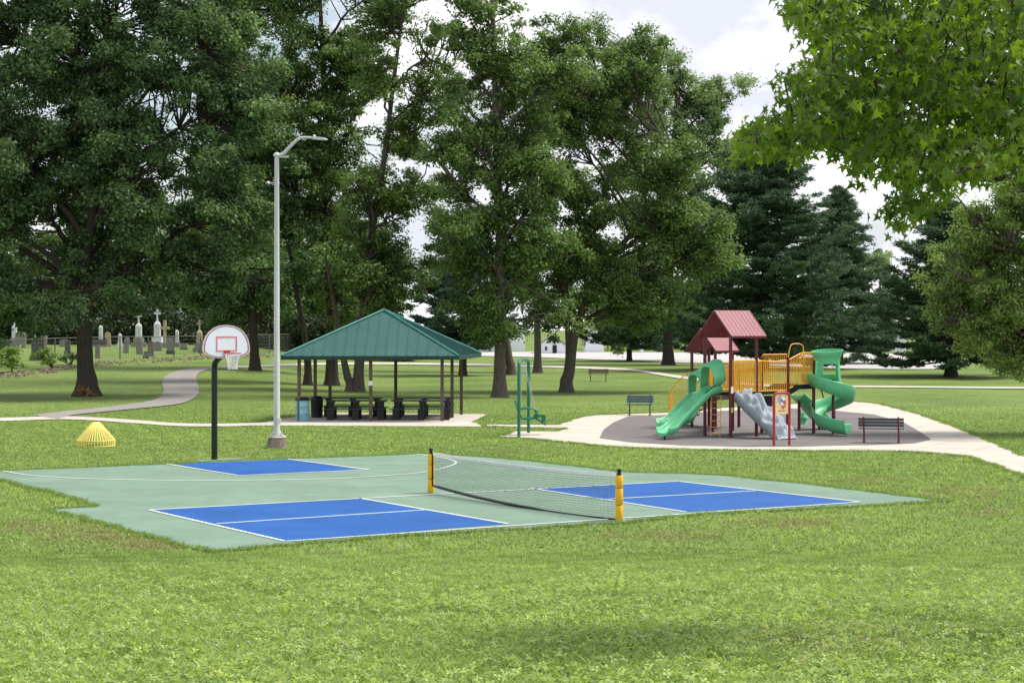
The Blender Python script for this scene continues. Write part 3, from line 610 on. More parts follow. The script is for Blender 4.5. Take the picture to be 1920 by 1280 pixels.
# ------------------------------------------------------------------ basketball hoop
U2 = Vector((.85, .53, 0)).normalized(); N2 = Vector((.53, -.85, 0)).normalized()
def hoop():
    g = G(402, 862, .02); r = empty('basketball_hoop', g, label='basketball hoop with white fan-shaped backboard on a black pole at the court edge', cat='basketball hoop')
    zt = CZ - (690 - HY) * g.y / F
    b = MB(); c = g + N2 * .86; c.z = CZ - (650 - HY) * c.y / F
    b.tube([g, g + Vector((0, 0, zt - g.z)), ], .086, 16); b.build('pole', M_blackpole, r)
    a = MB(); top = Vector((g.x, g.y, zt - .02))
    a.tube([top, top + Vector((0, 0, .16)) + N2 * .03, top + Vector((0, 0, .32)) + N2 * .28, Vector((c.x, c.y, c.z + .05)) - N2 * .05], [.085, .085, .075, .06], 12)
    a.tube([top + Vector((0, 0, .1)), Vector((c.x, c.y, c.z - .18)) - N2 * .04], .035, 8); a.build('arm', M_blackpole, r)
    # fan board outline (x along U2, z)
    prof = [(-.70,-.13),(-.70,-.02),(-.68,.12),(-.62,.27),(-.52,.41),(-.37,.52),(-.2,.585),(0,.605),(.2,.585),(.37,.52),(.52,.41),(.62,.27),(.68,.12),(.70,-.02),(.70,-.13),(.62,-.22),(.45,-.28),(.2,-.32),(0,-.33),(-.2,-.32),(-.45,-.28),(-.62,-.22)]
    def pt(x, z, d=0): return c + U2 * x + Vector((0, 0, z)) + N2 * d
    bd = MB().extr([pt(x, z) for x, z in prof], -N2 * .03).build('backboard', M_bbf, r)
    t = MB(); cx, cz_ = 0, .13
    def ring(k0, k1, d):
        n = len(prof)
        o = [pt(cx + (x - cx) * k0, cz_ + (z - cz_) * k0, d) for x, z in prof]; i_ = [pt(cx + (x - cx) * k1, cz_ + (z - cz_) * k1, d) for x, z in prof]
        t.add(o + i_, [(j, (j + 1) % n, (j + 1) % n + n, j + n) for j in range(n)]); t.add(o + i_, [(j + n, (j + 1) % n + n, (j + 1) % n, j) for j in range(n)])
    ring(.95, .90, .004); ring(1.0, .985, .003)
    for x0, z0, x1, z1 in ((-.31,-.13,-.27,.29),(.27,-.13,.31,.29),(-.27,.25,.27,.29),(-.27,-.13,.27,-.09)):
        t.extr([pt(x0, z0, .001), pt(x1, z0, .001), pt(x1, z1, .001), pt(x0, z1, .001)], N2 * .006)
    sub(t.build('board_markings', M_pink, r), r)
    rc = c + N2 * .42 + Vector((0, 0, -.17)); m = MB()
    ringp = [rc + Vector((math.cos(a) * .228, math.sin(a) * .228, 0)) for a in np.linspace(0, 2 * math.pi, 25)]
    m.tube(ringp, .011, 8, False); m.box(c + N2 * .03 + Vector((0, 0, -.17)), (.16, .06, .13), U2, N2); m.box(c + N2 * .11 + Vector((0, 0, -.175)), (.09, .17, .02), U2, N2)
    for s_ in (-1, 1): m.tube([c + N2 * .05 + U2 * .06 * s_ + Vector((0, 0, -.22)), rc + U2 * .17 * s_ - N2 * .12], .008, 6)
    m.build('rim', M_brightred, r)
    w = MB(); lev = [(.222, 0), (.19, -.1), (.155, -.2), (.13, -.3), (.125, -.38), (.135, -.44)]; n = 12
    for i in range(len(lev) - 1):
        for k in range(n):
            for s_ in (.5, -.5):
                a0 = 2 * math.pi * (k + (i % 2) * .5) / n; a1 = a0 + s_ * 2 * math.pi / n
                p0 = rc + Vector((math.cos(a0) * lev[i][0], math.sin(a0) * lev[i][0], lev[i][1])); p1 = rc + Vector((math.cos(a1) * lev[i + 1][0], math.sin(a1) * lev[i + 1][0], lev[i + 1][1]))
                w.tube([p0, p1], .0075, 4, False)
    w.build('net', M_netw, r)
hoop()

# ------------------------------------------------------------------ street lamp
def lamp():
    g = G(519, 840); Y = g.y; r = empty('street_lamp', g, label='tall grey light pole on a stained concrete footing beside the court', cat='street lamp')
    def q(px, py, d=0): p = P(px, py, Y + d); return p
    w = 20 * Y / F
    b = MB().lathe(g, [(w * 1.02, -.05), (w * 1.0, .05), (w * .80, .34)], 12, .26); b.build('footing', M_foot, r)
    MB().lathe(g, [(w * .86, .33), (w * .86, .36), (w * .80, .37)], 12, .26).build('footing_cap', M_conc, r)
    z0 = .36; zt = q(519, 292).z
    MB().box(g + Vector((0, 0, z0 + .025)), (.40, .40, .04)).build('base_plate', M_galv, r)
    bo = [MB().tube([g + Vector((sx * .15, sy * .15, z0 + .04)), g + Vector((sx * .15, sy * .15, z0 + .12))], .022, 8).build('anchor_bolt', M_galv, r) for sx in (-1, 1) for sy in (-1, 1)]
    MB().tube([g + Vector((0, 0, z0 + .03)), g + Vector((0, 0, z0 + .15)), g + Vector((0, 0, z0 + .2)), Vector((g.x, g.y, zt))], [.135, .13, .1, .068], 18).build('pole', M_galv, r)
    MB().lathe((g.x, g.y, zt - .02), [(.10, 0), (.11, .05), (.07, .10), (.02, .12)], 14).build('pole_cap', M_galv, r)
    a = MB(); pts = catmull([q(519, 293), q(530, 289), q(541, 278), q(553, 266), q(562, 259.5), q(572, 258), q(588, 258.5)], 5)
    a.tube(pts, list(np.linspace(.062, .038, len(pts))), 12); a.tube([q(516, 294), q(541, 294.5)], .03, 8); a.build('arm', M_galv, r)
    h = MB(); p0 = q(584, 259.5); p1 = q(614, 262); d = (p1 - p0)
    prof = [(0, .05, .05), (.1, .11, .055), (.5, .13, .055), (.85, .12, .045), (1, .07, .025)]
    vs = []
    for t, wy, hz in prof:
        c = p0 + d * t; vs += [c + Vector((0, -wy, -hz * .5)), c + Vector((0, wy, -hz * .5)), c + Vector((0, wy * .7, hz)), c + Vector((0, -wy * .7, hz))]
    h.add(vs, [(i * 4 + k, i * 4 + (k + 1) % 4, (i + 1) * 4 + (k + 1) % 4, (i + 1) * 4 + k) for i in range(4) for k in range(4)] + [(3, 2, 1, 0), (16, 17, 18, 19)])
    hd = h.build('lamp_head', mat('lamp_grey', (.33, .35, .36), .4), r)
    MB().lathe(tuple(q(589.5, 257.5)), [(.035, -.01), (.042, .03), (.03, .07), (.01, .08)], 10).build('photocell', M_white, hd)
    MB().box(q(523.5, 789, -.12), (.11, .05, .18)).build('handhole_cover', M_white, r)
lamp()

# ------------------------------------------------------------------ yellow wire dome
def dome():
    g = G(180, 836); r = empty('wire_dome', g, label='low yellow wire cage shaped like a cone on the grass left of the court', cat='wire cage'); n = 40
    R = .575; b = MB()
    for k in range(n):
        a = 2 * math.pi * k / n; d = Vector((math.cos(a), math.sin(a), 0))
        b.tube([g + d * R, g + d * R * 1.0 + Vector((0, 0, .18)), g + d * R * .96 + Vector((0, 0, .22)), g + d * .12 + Vector((0, 0, .72))], .018, 5, False)
    b.build('wires', M_yelw, r)
    c = MB()
    for rad, z in ((R, .02), (R, .19), (.13, .71)): c.tube([g + Vector((math.cos(a) * rad, math.sin(a) * rad, z)) for a in np.linspace(0, 2 * math.pi, 33)], .017, 6, False)
    c.build('hoop_ring', M_yelw, r)
    MB().lathe(g, [(.15, .70), (.13, .74), (.03, .755)], 16).build('cap', M_yelw, r)
M_yelw = mat('yellow_wire', (.88, .74, .20), .5, .08)
dome()

# ------------------------------------------------------------------ pickleball net
def net():
    A = G(808, 925, .02); B = G(1161, 978, .02); r = empty('court_net', (A + B) / 2, label='low sagging sports net between two yellow padded posts across the court', cat='net')
    D = (B - A); Ln = D.length; D.normalize(); S = Vector((-D.y, D.x, 0))
    for i, p in enumerate((A, B)):
        q = MB(); q.tube([p, p + Vector((0, 0, .96))], .038, 12); q.tube([p + Vector((0, 0, .96)), p + Vector((0, 0, .99))], [.05, .045], 12); po = q.build('post', M_black, r)
        pd = MB(); 
        for z0, z1 in ((.0, .30), (.31, .62), (.63, .865)): pd.lathe(p, [(.066, z0), (.073, z0 + .01), (.073, z1 - .01), (.066, z1)], 14)
        o = pd.build('post_pad', M_pad, r)
    def top(t): return .93 - .055 * 4 * t * (1 - t)
    def bot(t): return .17 * (1 - t) ** 2.2 + .015 + .03 * t ** 6
    def sway(t, f): return .16 * math.sin(math.pi * t) * (1 - f) ** 1.5
    def pt(t, f):                       # f 0 bottom .. 1 top
        z = bot(t) * (1 - f) + top(t) * f; return A + D * (.07 + t * (Ln - .14)) + Vector((0, 0, z - .02)) - S * sway(t, f)
    w = MB(); nv, nh = 165, 19
    for i in range(nv + 1):
        t = i / nv; w.tube([pt(t, f) for f in (0, .3, .65, 1)], .0022, 3, False)
    for j in range(1, nh):
        f = j / nh; w.tube([pt(t, f) for t in np.linspace(0, 1, 21)], .0034, 3, False)
    w.build('net_mesh', M_net, r)
    t_ = MB(); Ts = np.linspace(0, 1, 25); vs = []
    for t in Ts:
        a_ = pt(t, 1); vs += [a_ + S * .004 + Vector((0, 0, .0)), a_ + S * .004 - Vector((0, 0, .07)), a_ - S * .004 - Vector((0, 0, .07)), a_ - S * .004]
    t_.add(vs, [(i * 4 + k, i * 4 + (k + 1) % 4, (i + 1) * 4 + (k + 1) % 4, (i + 1) * 4 + k) for i in range(24) for k in range(4)]); t_.build('top_tape', M_tape, r)
    c = MB(); c.tube([pt(t, 0) for t in Ts], [.032 if .03 < t < .65 else .018 for t in Ts], 6); c.build('bottom_cord', M_black, r)
    MB().tube([pt(0, f) for f in np.linspace(0, 1, 6)], .022, 6).build('side_band', M_black, r); MB().tube([pt(1, f) for f in np.linspace(0, 1, 6)], .012, 6).build('side_band', M_black, r)
    for p, t, sg in ((A, 0, 1), (B, 1, -1)):
        for z in (.33, .60, .9): MB().tube([p + Vector((0, 0, z)) + D * .06 * sg, pt(t, z)], .006, 5).build('tie', M_tape, r)
net()

# ------------------------------------------------------------------ pavilion
def pavilion():
    f0 = G(561, 790); f1 = G(829, 790); Y0 = f0.y; X0 = f0.x; X1 = f1.x; Y1 = G(865, 778).y
    bx0 = (619 - 960) / F * Y1; bx1 = (865 - 960) / F * Y1
    c = Vector(((X0 + X1 + bx0 + bx1) / 4, (Y0 + Y1) / 2, 0)); r = empty('picnic_pavilion', c, label='open picnic shelter with a green metal pyramid roof on brown posts', cat='pavilion')
    lerp = lambda u, v: Vector((X0 * (1 - u) * (1 - v) + X1 * u * (1 - v) + bx0 * (1 - u) * v + bx1 * u * v, Y0 * (1 - v) + Y1 * v, 0.02))
    ze = CZ - (672 - HY) / F * (Y0 - .7); h = ze + .06
    for u, v in ((0, 0), (.5, 0), (1, 0), (0, .5), (1, .5), (0, 1), (.5, 1), (1, 1)):
        p = lerp(u, v); pm = MB().box(p + Vector((0, 0, h / 2)), (.13, .13, h)).build('post', M_brown, r)
        if (u, v) == (.5, 0): MB().box(p + Vector((0, -.075, CZ - (719 - HY) / F * Y0)), (.16, .012, .18)).build('notice', M_white, r)
    # roof pyramid
    E = [P(524, 670, Y0 - .75), P(858, 672, Y0 - .75), None, None]
    o = .80
    cs = [lerp(-.13, -.13), lerp(1.13, -.13), lerp(1.13, 1.13), lerp(-.13, 1.13)]
    cs[0] = Vector(((527 - 960) / F * (Y0 - .7), Y0 - .7, 0)); cs[1] = Vector(((860 - 960) / F * (Y0 - .7), Y0 - .7, 0))
    cs[2] = Vector(((902 - 960) / F * (Y1 + .7), Y1 + .7, 0)); cs[3] = Vector(((585 - 960) / F * (Y1 + .7), Y1 + .7, 0))
    ce = (cs[0] + cs[1] + cs[2] + cs[3]) / 4; ap = Vector((ce.x, ce.y, CZ - (582 - HY) / F * ce.y)); 
    ap.x = (720 - 960) / F * ce.y
    e = [Vector((p.x, p.y, ze + .10)) for p in cs]
    rf = MB(); th = Vector((0, 0, -.05))
    for i in range(4):
        a_, b_ = e[i], e[(i + 1) % 4]; rf.add([a_, b_, ap], [(0, 1, 2)]); rf.add([a_ + th, b_ + th, ap + th], [(2, 1, 0)])
    roof = rf.build('roof', M_teal, r)
    # standing ribs
    rb = MB()
    for i in range(4):
        a_, b_ = e[i], e[(i + 1) % 4]; mid = (a_ + b_) / 2; dn = (b_ - a_).normalized(); up = (ap - mid); nrm_ = dn.cross(up).normalized()
        if nrm_.z < 0: nrm_ = -nrm_
        up.normalize(); Ls = (b_ - a_).length; n = 17
        # foot of the apex on the eave
        sa = (ap - a_).dot(dn)
        upv = (ap - (a_ + dn * sa)); 
        for k in range(1, n):
            s_ = k / n * Ls; f_ = min(s_ / sa, (Ls - s_) / (Ls - sa)); p0 = a_ + dn * s_; p1 = p0 + upv * f_ * .985
            L_ = (p1 - p0).length
            if L_ > .1: rb.box((p0 + p1) / 2 + nrm_ * .012, (.03, L_, .024), dn, upv, nrm_)
    rb.build('roof_ribs', M_teal, roof)
    for o_ in roof.children: pass
    hp = MB()
    for i in range(4): hp.tube([e[i] + Vector((0, 0, .012)), ap + Vector((0, 0, .03))], [.055, .055], 6)
    hc = hp.build('ridge_cap', mat('teal_trim', (.035, .19, .155), .4), roof)
    # fascia and beams
    fm = MB()
    for i in range(4):
        a_, b_ = e[i] - Vector((0, 0, .075)), e[(i + 1) % 4] - Vector((0, 0, .075)); d = b_ - a_
        fm.box((a_ + b_) / 2, (d.length + .03, .03, .15), d, Vector((-d.y, d.x, 0)))
    fm.build('fascia', mat('dark_teal', (.010, .040, .036), .45), r)
    bm_ = MB()
    for u0, v0, u1, v1 in ((0, 0, 1, 0), (0, 1, 1, 1), (0, 0, 0, 1), (1, 0, 1, 1), (.5, 0, .5, 1)):
        a_, b_ = lerp(u0, v0), lerp(u1, v1); d = b_ - a_; bm_.box((a_ + b_) / 2 + Vector((0, 0, h + .07)), (d.length, .12, .2), d, Vector((-d.y, d.x, 0)))
    bm_.build('beam', M_brown, r)
    # tables
    def table(loc, label, first=None):
        L_ = 2.45
        t = empty('picnic_table', loc, label=label, cat='picnic table', group='black picnic tables under the pavilion')
        o = MB()
        for k in range(5): o.box((0, -.30 + k * .15, .745), (L_, .135, .035))
        o.build('tabletop', M_tabl, t, True)
        for s_ in (-1, 1): 
            q = MB()
            for k in range(2): q.box((0, s_ * (.66 + k * .13), .445), (L_, .12, .035))
            q.build('bench_seat', M_tabl, t, True)
        for x in (-1.0, 0, 1.0):
            q = MB(); q.box((x, 0, .36), (.16, .55, .70)); q.box((x, 0, .30), (.10, 1.35, .09)); q.box((x, -.64, .21), (.26, .20, .42)); q.box((x, .64, .21), (.26, .20, .42)); q.box((x, 0, .70), (.22, .74, .06)); q.build('leg', M_black, t, True)
        return t
    M_tabl = mat('dark_planks', (.030, .036, .040), .4, .15)
    ym1 = Y0 + 1.35; ym2 = Y0 + 3.95; xa = (669 - 960) / F * ym1; xb = (791 - 960) / F * ym1
    table((xa, ym1, .02), 'black picnic table in front of the others behind the middle pavilion post, left half')
    table((xb, ym1, .02), 'black picnic table nearest the right front pavilion post')
    table((((662) - 960) / F * ym2, ym2, .02), 'black picnic table at the back of the pavilion beside the dark bin')
    table((((796) - 960) / F * ym2, ym2, .02), 'black picnic table at the back right of the pavilion')
    # bins
    Yb = Y0 - .05 + .25; p = Vector(((567 - 960) / F * Yb, Yb, .02)); q = empty('trash_barrel', p, label='light blue trash barrel with a black rim beside the left pavilion post', cat='trash can')
    MB().lathe(p, [(.27, 0), (.28, .02), (.28, .27), (.292, .285), (.28, .30), (.28, .56), (.292, .575), (.28, .59), (.28, .80)], 20).build('body', M_barrel, q); MB().lathe(p, [(.295, .795), (.295, .86), (.27, .90), (.12, .93)], 20).build('lid', M_black, q)
    Yb = Y0 + 2.6; p = Vector(((594 - 960) / F * Yb, Yb, .02)); q = empty('trash_bin', p, label='black lidded bin inside the pavilion behind the blue barrel', cat='trash can')
    MB().lathe(p, [(.23, 0), (.26, .75), (.27, .77)], 18).build('body', M_black, q); MB().lathe(p, [(.285, .765), (.285, .80), (.2, .86), (.05, .89)], 18).build('lid', M_black, q)
pavilion()

# ------------------------------------------------------------------ swing
def swing():
    a = G(973, 820, .02); b = G(991, 812, .02); r = empty('chair_swing', (a + b) / 2, label='green chair swing on a tall arched green frame beside the front path', cat='swing')
    zt = CZ - (677 - HY) / F * a.y
    m = MB(); d = b - a
    m.tube(catmull([a, a + Vector((0, 0, 1.2)), a + Vector((0, 0, zt - .25)), a + d * .05 + Vector((0, 0, zt - .06)), a + d * .25 + Vector((0, 0, zt)), b - d * .25 + Vector((0, 0, zt)), b - d * .05 + Vector((0, 0, zt - .06)), b + Vector((0, 0, zt - .25)), b + Vector((0, 0, 1.2)), b], 5), .057, 12)
    m.build('frame', M_swg, r)
    c = a + d * .5; rt = Vector((1, .1, 0)).normalized(); fr = Vector((-.1, 1, 0))
    s = c + Vector((.12, 0, 0)); z = .55
    def pt(x, y, zz): return s + rt * x + fr * y + Vector((0, 0, zz))
    q = MB()
    for k in range(5): q.box(pt(-.12 + k * .1, 0, z + .02 * k * .3), (.095, .56, .05), rt, fr)
    q.build('seat', M_swg, r)
    q = MB(); u = (Vector((0, 0, 1)) * .93 - rt * .37).normalized()
    for k in range(-3, 4): q.box(pt(-.2, k * .075, z) + u * .32, (.04, .07, .66), rt, fr, u)
    q.box(pt(-.2, 0, z) + u * .64, (.035, .55, .08), rt, fr, u); q.box(pt(-.2, 0, z) + u * .1, (.035, .52, .06), rt, fr, u); q.build('backrest', M_swg, r)
    for sg in (-1, 1):
        MB().tube(catmull([pt(-.3, sg * .27, z + .32), pt(0, sg * .28, z + .36), pt(.28, sg * .27, z + .30), pt(.33, sg * .26, z + .05)], 5), .026, 8).build('armrest', M_swg, r)
    MB().box(pt(.46, 0, z - .10), (.38, .44, .07), (rt * .8 - Vector((0, 0, .5))), fr).box(pt(.40, 0, z + .10), (.34, .40, .09), rt, fr).box(pt(.56, 0, z + .0), (.10, .40, .22), rt, fr).build('child_seat', M_swg, r)
    h = MB()
    for sg in (-1, 1):
        top = c + fr * sg * .2 + Vector((0, 0, zt - .06 - .02)); h.tube([top, pt(-.30, sg * .27, z + .30)], .008, 5); h.tube([top, pt(.28, sg * .27, z + .30)], .008, 5)
    h.build('chain', M_galv, r)
swing()

# ------------------------------------------------------------------ benches
def bench(name, loc, rz, label, w, slat, frame, n=4):
    t = empty(name, loc, rz, label=label, cat='bench')
    s = MB()
    for k in range(3): s.box((0, -.10 - k * .13, .45), (w, .115, .03))
    s.build('seat', slat, t, True)
    b = MB(); u = Vector((0, .22, 1)).normalized()
    for k in range(3): b.box(Vector((0, .03, .56)) + u * (.10 * k), (w, .02, .085), (1, 0, 0), (0, 1, -.22), u)
    b.build('backrest', slat, t, True)
    for x in (-w * .38, w * .38):
        f = MB(); f.tube([(x, -.17, 0), (x, -.17, .40)], .03, 10); f.tube(catmull([(x, -.42, .425), (x, -.15, .42), (x, .0, .44), (x, .06, .56), (x, .12, .84)], 4), .026, 8); f.box((x, -.17, .01), (.14, .14, .02)); f.build('leg', frame, t, True)
    return t
p = G(1200, 779, .03); bench('park_bench', p, math.radians(-8), 'blue slatted bench with dark legs at the left edge of the playground', 1.12, mat('blue_slats', (.055, .10, .135), .4, .1), M_brown)
p = G(1652, 832, .03); bench('park_bench', p, math.radians(180 - 14), 'black bench with a maroon frame on the right of the playground facing the slides', 1.42, M_slat, M_red)
p = G(1122, 714, .0); bench('wooden_bench', p, math.radians(-6), 'weathered wooden bench on the lawn under the leaning tree', 1.35, M_wood, M_wood)

# ------------------------------------------------------------------ information panel
def info():
    a = G(1451, 837, .03); b = G(1480, 836, .03); r = empty('activity_panel', (a + b) / 2, label='free standing red framed activity panel with a picture board in front of the grey climber', cat='play panel')
    zt = CZ - (738 - HY) / F * a.y; d = b - a
    MB().tube(catmull([a, a + Vector((0, 0, .9)), a + Vector((0, 0, zt - .14)), a + d * .12 + Vector((0, 0, zt - .03)), a + d * .3 + Vector((0, 0, zt)), b - d * .3 + Vector((0, 0, zt)), b - d * .12 + Vector((0, 0, zt - .03)), b + Vector((0, 0, zt - .14)), b + Vector((0, 0, .9)), b], 5), .042, 12).build('frame', M_brightred, r)
    c = (a + b) / 2; w = d.length - .10; z0 = CZ - (778 - HY) / F * a.y; z1 = zt - .07; nn = Vector((d.y, -d.x, 0)).normalized(); dn = d.normalized()
    pb = MB().box(c + Vector((0, 0, (z0 + z1) / 2)), (w, .025, z1 - z0), dn, nn).build('board', M_cream, r)
    # printed picture: abstract red and blue shapes, dark captions below
    rng = random.Random(3); W2 = w * .40; zc = (z0 + z1) / 2 + .06
    for nm, m, n, cx in (('picture_blue', mat('print_blue', (.25, .42, .70), .5), 7, -.06), ('picture_red', mat('print_red', (.62, .10, .14), .5), 7, .06), ('picture_white', mat('print_white', (.75, .74, .76), .5), 4, 0)):
        q = MB()
        for k in range(n):
            x = cx + rng.uniform(-.07, .07); z = zc + rng.uniform(-.16, .18); rr = rng.uniform(.025, .055); k2 = {'picture_blue': 0, 'picture_red': 1, 'picture_white': 2}[nm]
            pts = [c + dn * (x + rr * (1 + .3 * math.sin(3 * a_ + k)) * math.cos(a_)) + Vector((0, 0, z + rr * (1.2 + .3 * math.cos(2 * a_ + k)) * math.sin(a_))) + nn * (.0145 + .0012 * (k + 7 * k2)) for a_ in np.linspace(0, 6.28, 11)[:-1]]
            q.add(pts, [tuple(range(10))])
        q.build(nm, m, pb)
    for x, w_ in ((-.075, .09), (.07, .09)): MB().box(c + dn * x + nn * .015 + Vector((0, 0, z0 + .10)), (w_, .004, .022), dn, nn).build('caption', M_black, pb)
info()

# ------------------------------------------------------------------ playground structure
def playground():
    b0 = Vector(((1370 - 960) / F * 59.68, 59.68, .03)); Uv = Vector((.786, .618, 0)); Vv = Vector((-.618, .786, 0)); S = 1.22
    r = empty('play_structure', b0, label='large climbing structure of maroon posts with red roofs, yellow rails and green slides', cat='play structure')
    def W(u, v, z, o=b0): return o + Uv * u + Vv * v + Vector((0, 0, z - .03))
    Zv = Vector((0, 0, 1))
    def post(p, h): MB().tube([p, p + Zv * h], .058, 12).lathe(p + Zv * h, [(.062, 0), (.062, .02), (.03, .05)], 12).build('post', M_red, r)
    def deck(o, u0, u1, v0, v1, z):
        MB().box(W((u0 + u1) / 2, (v0 + v1) / 2, z - .05, o), (u1 - u0 - .02, v1 - v0 - .02, .10), Uv, Vv).build('deck', M_black, r)
    def roof(o, ze, zr, ov=.2, u1=1.5, u0=-.15):
        rf = MB(); v0, v1, vm = -ov, S + ov, S / 2
        for a, b_, s_ in ((v0, vm, 1), (v1, vm, -1)):
            q = [W(u0, a, ze, o), W(u1, a, ze, o), W(u1, b_, zr, o), W(u0, b_, zr, o)]; nn = (q[1] - q[0]).cross(q[3] - q[0]).normalized() * .03
            if nn.z < 0: nn = -nn
            rf.extr(q, -nn)
            for k in range(1, 9):
                uu = u0 + (u1 - u0) * k / 9; p0 = W(uu, a, ze, o); p1 = W(uu, b_, zr, o); rf.box((p0 + p1) / 2 + nn * .1, (.015, (p1 - p0).length, .008), Uv, p1 - p0, nn)
        ro = rf.build('roof', M_redroof, r)
        tr = MB()
        for uu in (u0 - .0, u1 + .0):
            for a, b_ in ((v0, vm), (v1, vm)):
                p0 = W(uu, a, ze - .03, o); p1 = W(uu, b_, zr - .03, o); tr.box((p0 + p1) / 2, (.035, (p1 - p0).length, .09), Uv, p1 - p0)
            p0 = W(uu, v0 + .1, ze - .02, o); p1 = W(uu, v1 - .1, ze - .02, o)
        for a in (v0, v1): p0 = W(u0, a, ze - .03, o); p1 = W(u1, a, ze - .03, o); tr.box((p0 + p1) / 2, ((p1 - p0).length, .035, .07), Uv)
        tr.build('roof_trim', M_red, r)
    def rail(p0, p1, zb, zt, n=None, top_wave=0, nm='railing', zb1=None, zt1=None):
        q = MB(); d = p1 - p0; d.z = 0; Ln = d.length; n = n or int(Ln / .085); zb1 = zb if zb1 is None else zb1; zt1 = zt if zt1 is None else zt1
        f = lambda t, z0, z1: p0 + d * t + Zv * (z0 * (1 - t) + z1 * t - p0.z)
        q.tube([f(.04, zb, zb1), f(.96, zb, zb1)], .018, 8)
        tp = [f(t, zt, zt1) + Zv * top_wave * math.sin(t * 9) for t in np.linspace(.04, .96, 14)]; q.tube(tp, .022, 8)
        for k in range(n + 1):
            t = .04 + .92 * k / n; q.tube([f(t, zb, zb1), f(t, zt, zt1) + Zv * top_wave * math.sin(t * 9)], .0135, 6, False)
        return q.build(nm, M_yel, r)
    def chute(name, path, w, wall_l, wall_r, mtl=M_green, sides=None, belly=.10):
        path = [Vector(p) for p in path]; m = len(path); vs = []
        prof = [(-w / 2 - .03, wall_l - .03), (-w / 2 - .02, wall_l), (-w / 2, wall_l - .01), (-w / 2 + .03, wall_l * .45), (-w * .32, .02), (0, -.01 * 0), (w * .32, .02), (w / 2 - .03, wall_r * .45), (w / 2, wall_r - .01), (w / 2 + .02, wall_r), (w / 2 + .03, wall_r - .03), (w / 2 + .01, wall_r * .3), (w * .36, -belly * .6), (0, -belly), (-w * .36, -belly * .6), (-w / 2 - .01, wall_l * .3)]
        k = len(prof)
        for i, p in enumerate(path):
            d = path[min(i + 1, m - 1)] - path[max(i - 1, 0)]; sd = Vector((d.y, -d.x, 0)).normalized()     # right of travel
            up = sd.cross(d).normalized()
            if up.z < 0: up = -up
            vs += [p + sd * x + (up * .5 + Zv * .5) * z for x, z in prof]
        fs = [(i * k + j, i * k + (j + 1) % k, (i + 1) * k + (j + 1) % k, (i + 1) * k + j) for i in range(m - 1) for j in range(k)]
        fs = [f[::-1] for f in fs]
        q = MB(); q.add(vs, fs, True); q.add(vs[:k], [tuple(range(k))]); q.add(vs[-k:], [tuple(range(k))[::-1]])
        return q.build(name, mtl, r)
    # tower A
    DA = 1.53
    for u, v in ((0, 0), (S, 0), (0, S), (S, S)): post(W(u, v, .03), 3.40)
    deck(b0, 0, S, 0, S, DA); roof(b0, 3.41, 4.27)
    # tower B
    oB = Vector(((1341 - 960) / F * 65.3, 65.3, .03)); DB = 1.15
    for u, v in ((0, 0), (.88, 0), (0, S), (.88, S)): post(W(u, v, .03, oB), 2.82)
    for u, v in ((S, 0), (S, S)): post(W(u, v, .03, oB), 2.1)
    deck(oB, 0, S, 0, S, DB); roof(oB, 2.85, 3.66, u1=1.02)
    rail(W(0, 0, 0, oB), W(S, 0, 0, oB), DB + .05, DB + 1.0); rail(W(S, 0, 0, oB), W(S, S, 0, oB), DB + .05, DB + 1.0)
    # crossing between the towers
    p0 = W(S * .5, S, DA); p1 = W(S * .5, 0, DB, oB); d = p1 - p0
    MB().box((p0 + p1) / 2 - Zv * .06, (.9, d.length, .07), Uv, d).build('bridge', M_black, r)
    for s_ in (-.48, .48): rail(p0 + Uv * s_, p1 + Uv * s_, DA + .0, DA + .85, zb1=DB, zt1=DB + .85, nm='bridge_railing')
    for s_ in (-.5, .5): post(Vector(((p0 + p1) / 2 + Uv * s_).to_tuple()[:2] + (.03,)), 2.2)
    # tower A walls
    rail(W(.02, -.03, 0), W(S - .02, -.03, 0), DA + .03, 2.58, 12); rail(W(S, S, 0), W(0, S, 0), DA + .05, 2.5)
    # long deck toward the right
    uC = 2.75; uD = 4.05; DC = 1.75
    for u, v, h in ((uC, 0, 2.62), (uC, S, 2.62), (uD, 0, 2.5), (uD, S, 2.5)): post(W(u, v, .03), h)
    deck(b0, S + .02, uC, 0, S, DA); rail(W(S, 0, 0), W(uC, 0, 0), DA + .02, 2.55, 15, .02); rail(W(S, S, 0), W(uC, S, 0), DA + .02, 2.55, 15)
    q = MB()
    for k in range(3): q.box(W(uC + .10 + k * .17, S / 2, DA - .02 + k * .075), (.2, S - .1, .06), Uv, Vv)
    q.box(W(uC + .25, .02, DA + .02), (.6, .04, .22), (Uv * .5 + Zv * .2), Vv); q.build('step_block', M_black, r)
    deck(b0, uC + .5, uD, 0, S, DC); MB().box(W((uC + uD) / 2 + .1, -.02, DC - .10), (uD - uC - .3, .05, .16), Uv, Vv).build('deck_skirt', M_black, r)
    rail(W(uC, -.02, 0), W((uC + uD) / 2, -.02, 0), DA + .08, 2.58, 8, zb1=DC, zt1=2.82); rail(W((uC + uD) / 2, -.02, 0), W(uD, -.02, 0), DC, 2.82, 9); rail(W(uC, S, 0), W(uD, S, 0), DC, 2.75, 12)
    ar = MB(); 
    for v in (.45,): ar.tube(catmull([W(uC + .45, v, DC), W(uC + .5, v, 2.6), W(uC + .62, v, 3.05), W(uC + .85, v, 3.13), W(uD - .15, v, 3.1), W(uD - .03, v, 2.9), W(uD - .02, v, DC)], 5), .018, 8)
    ar.build('entry_hoop', M_yel, r)
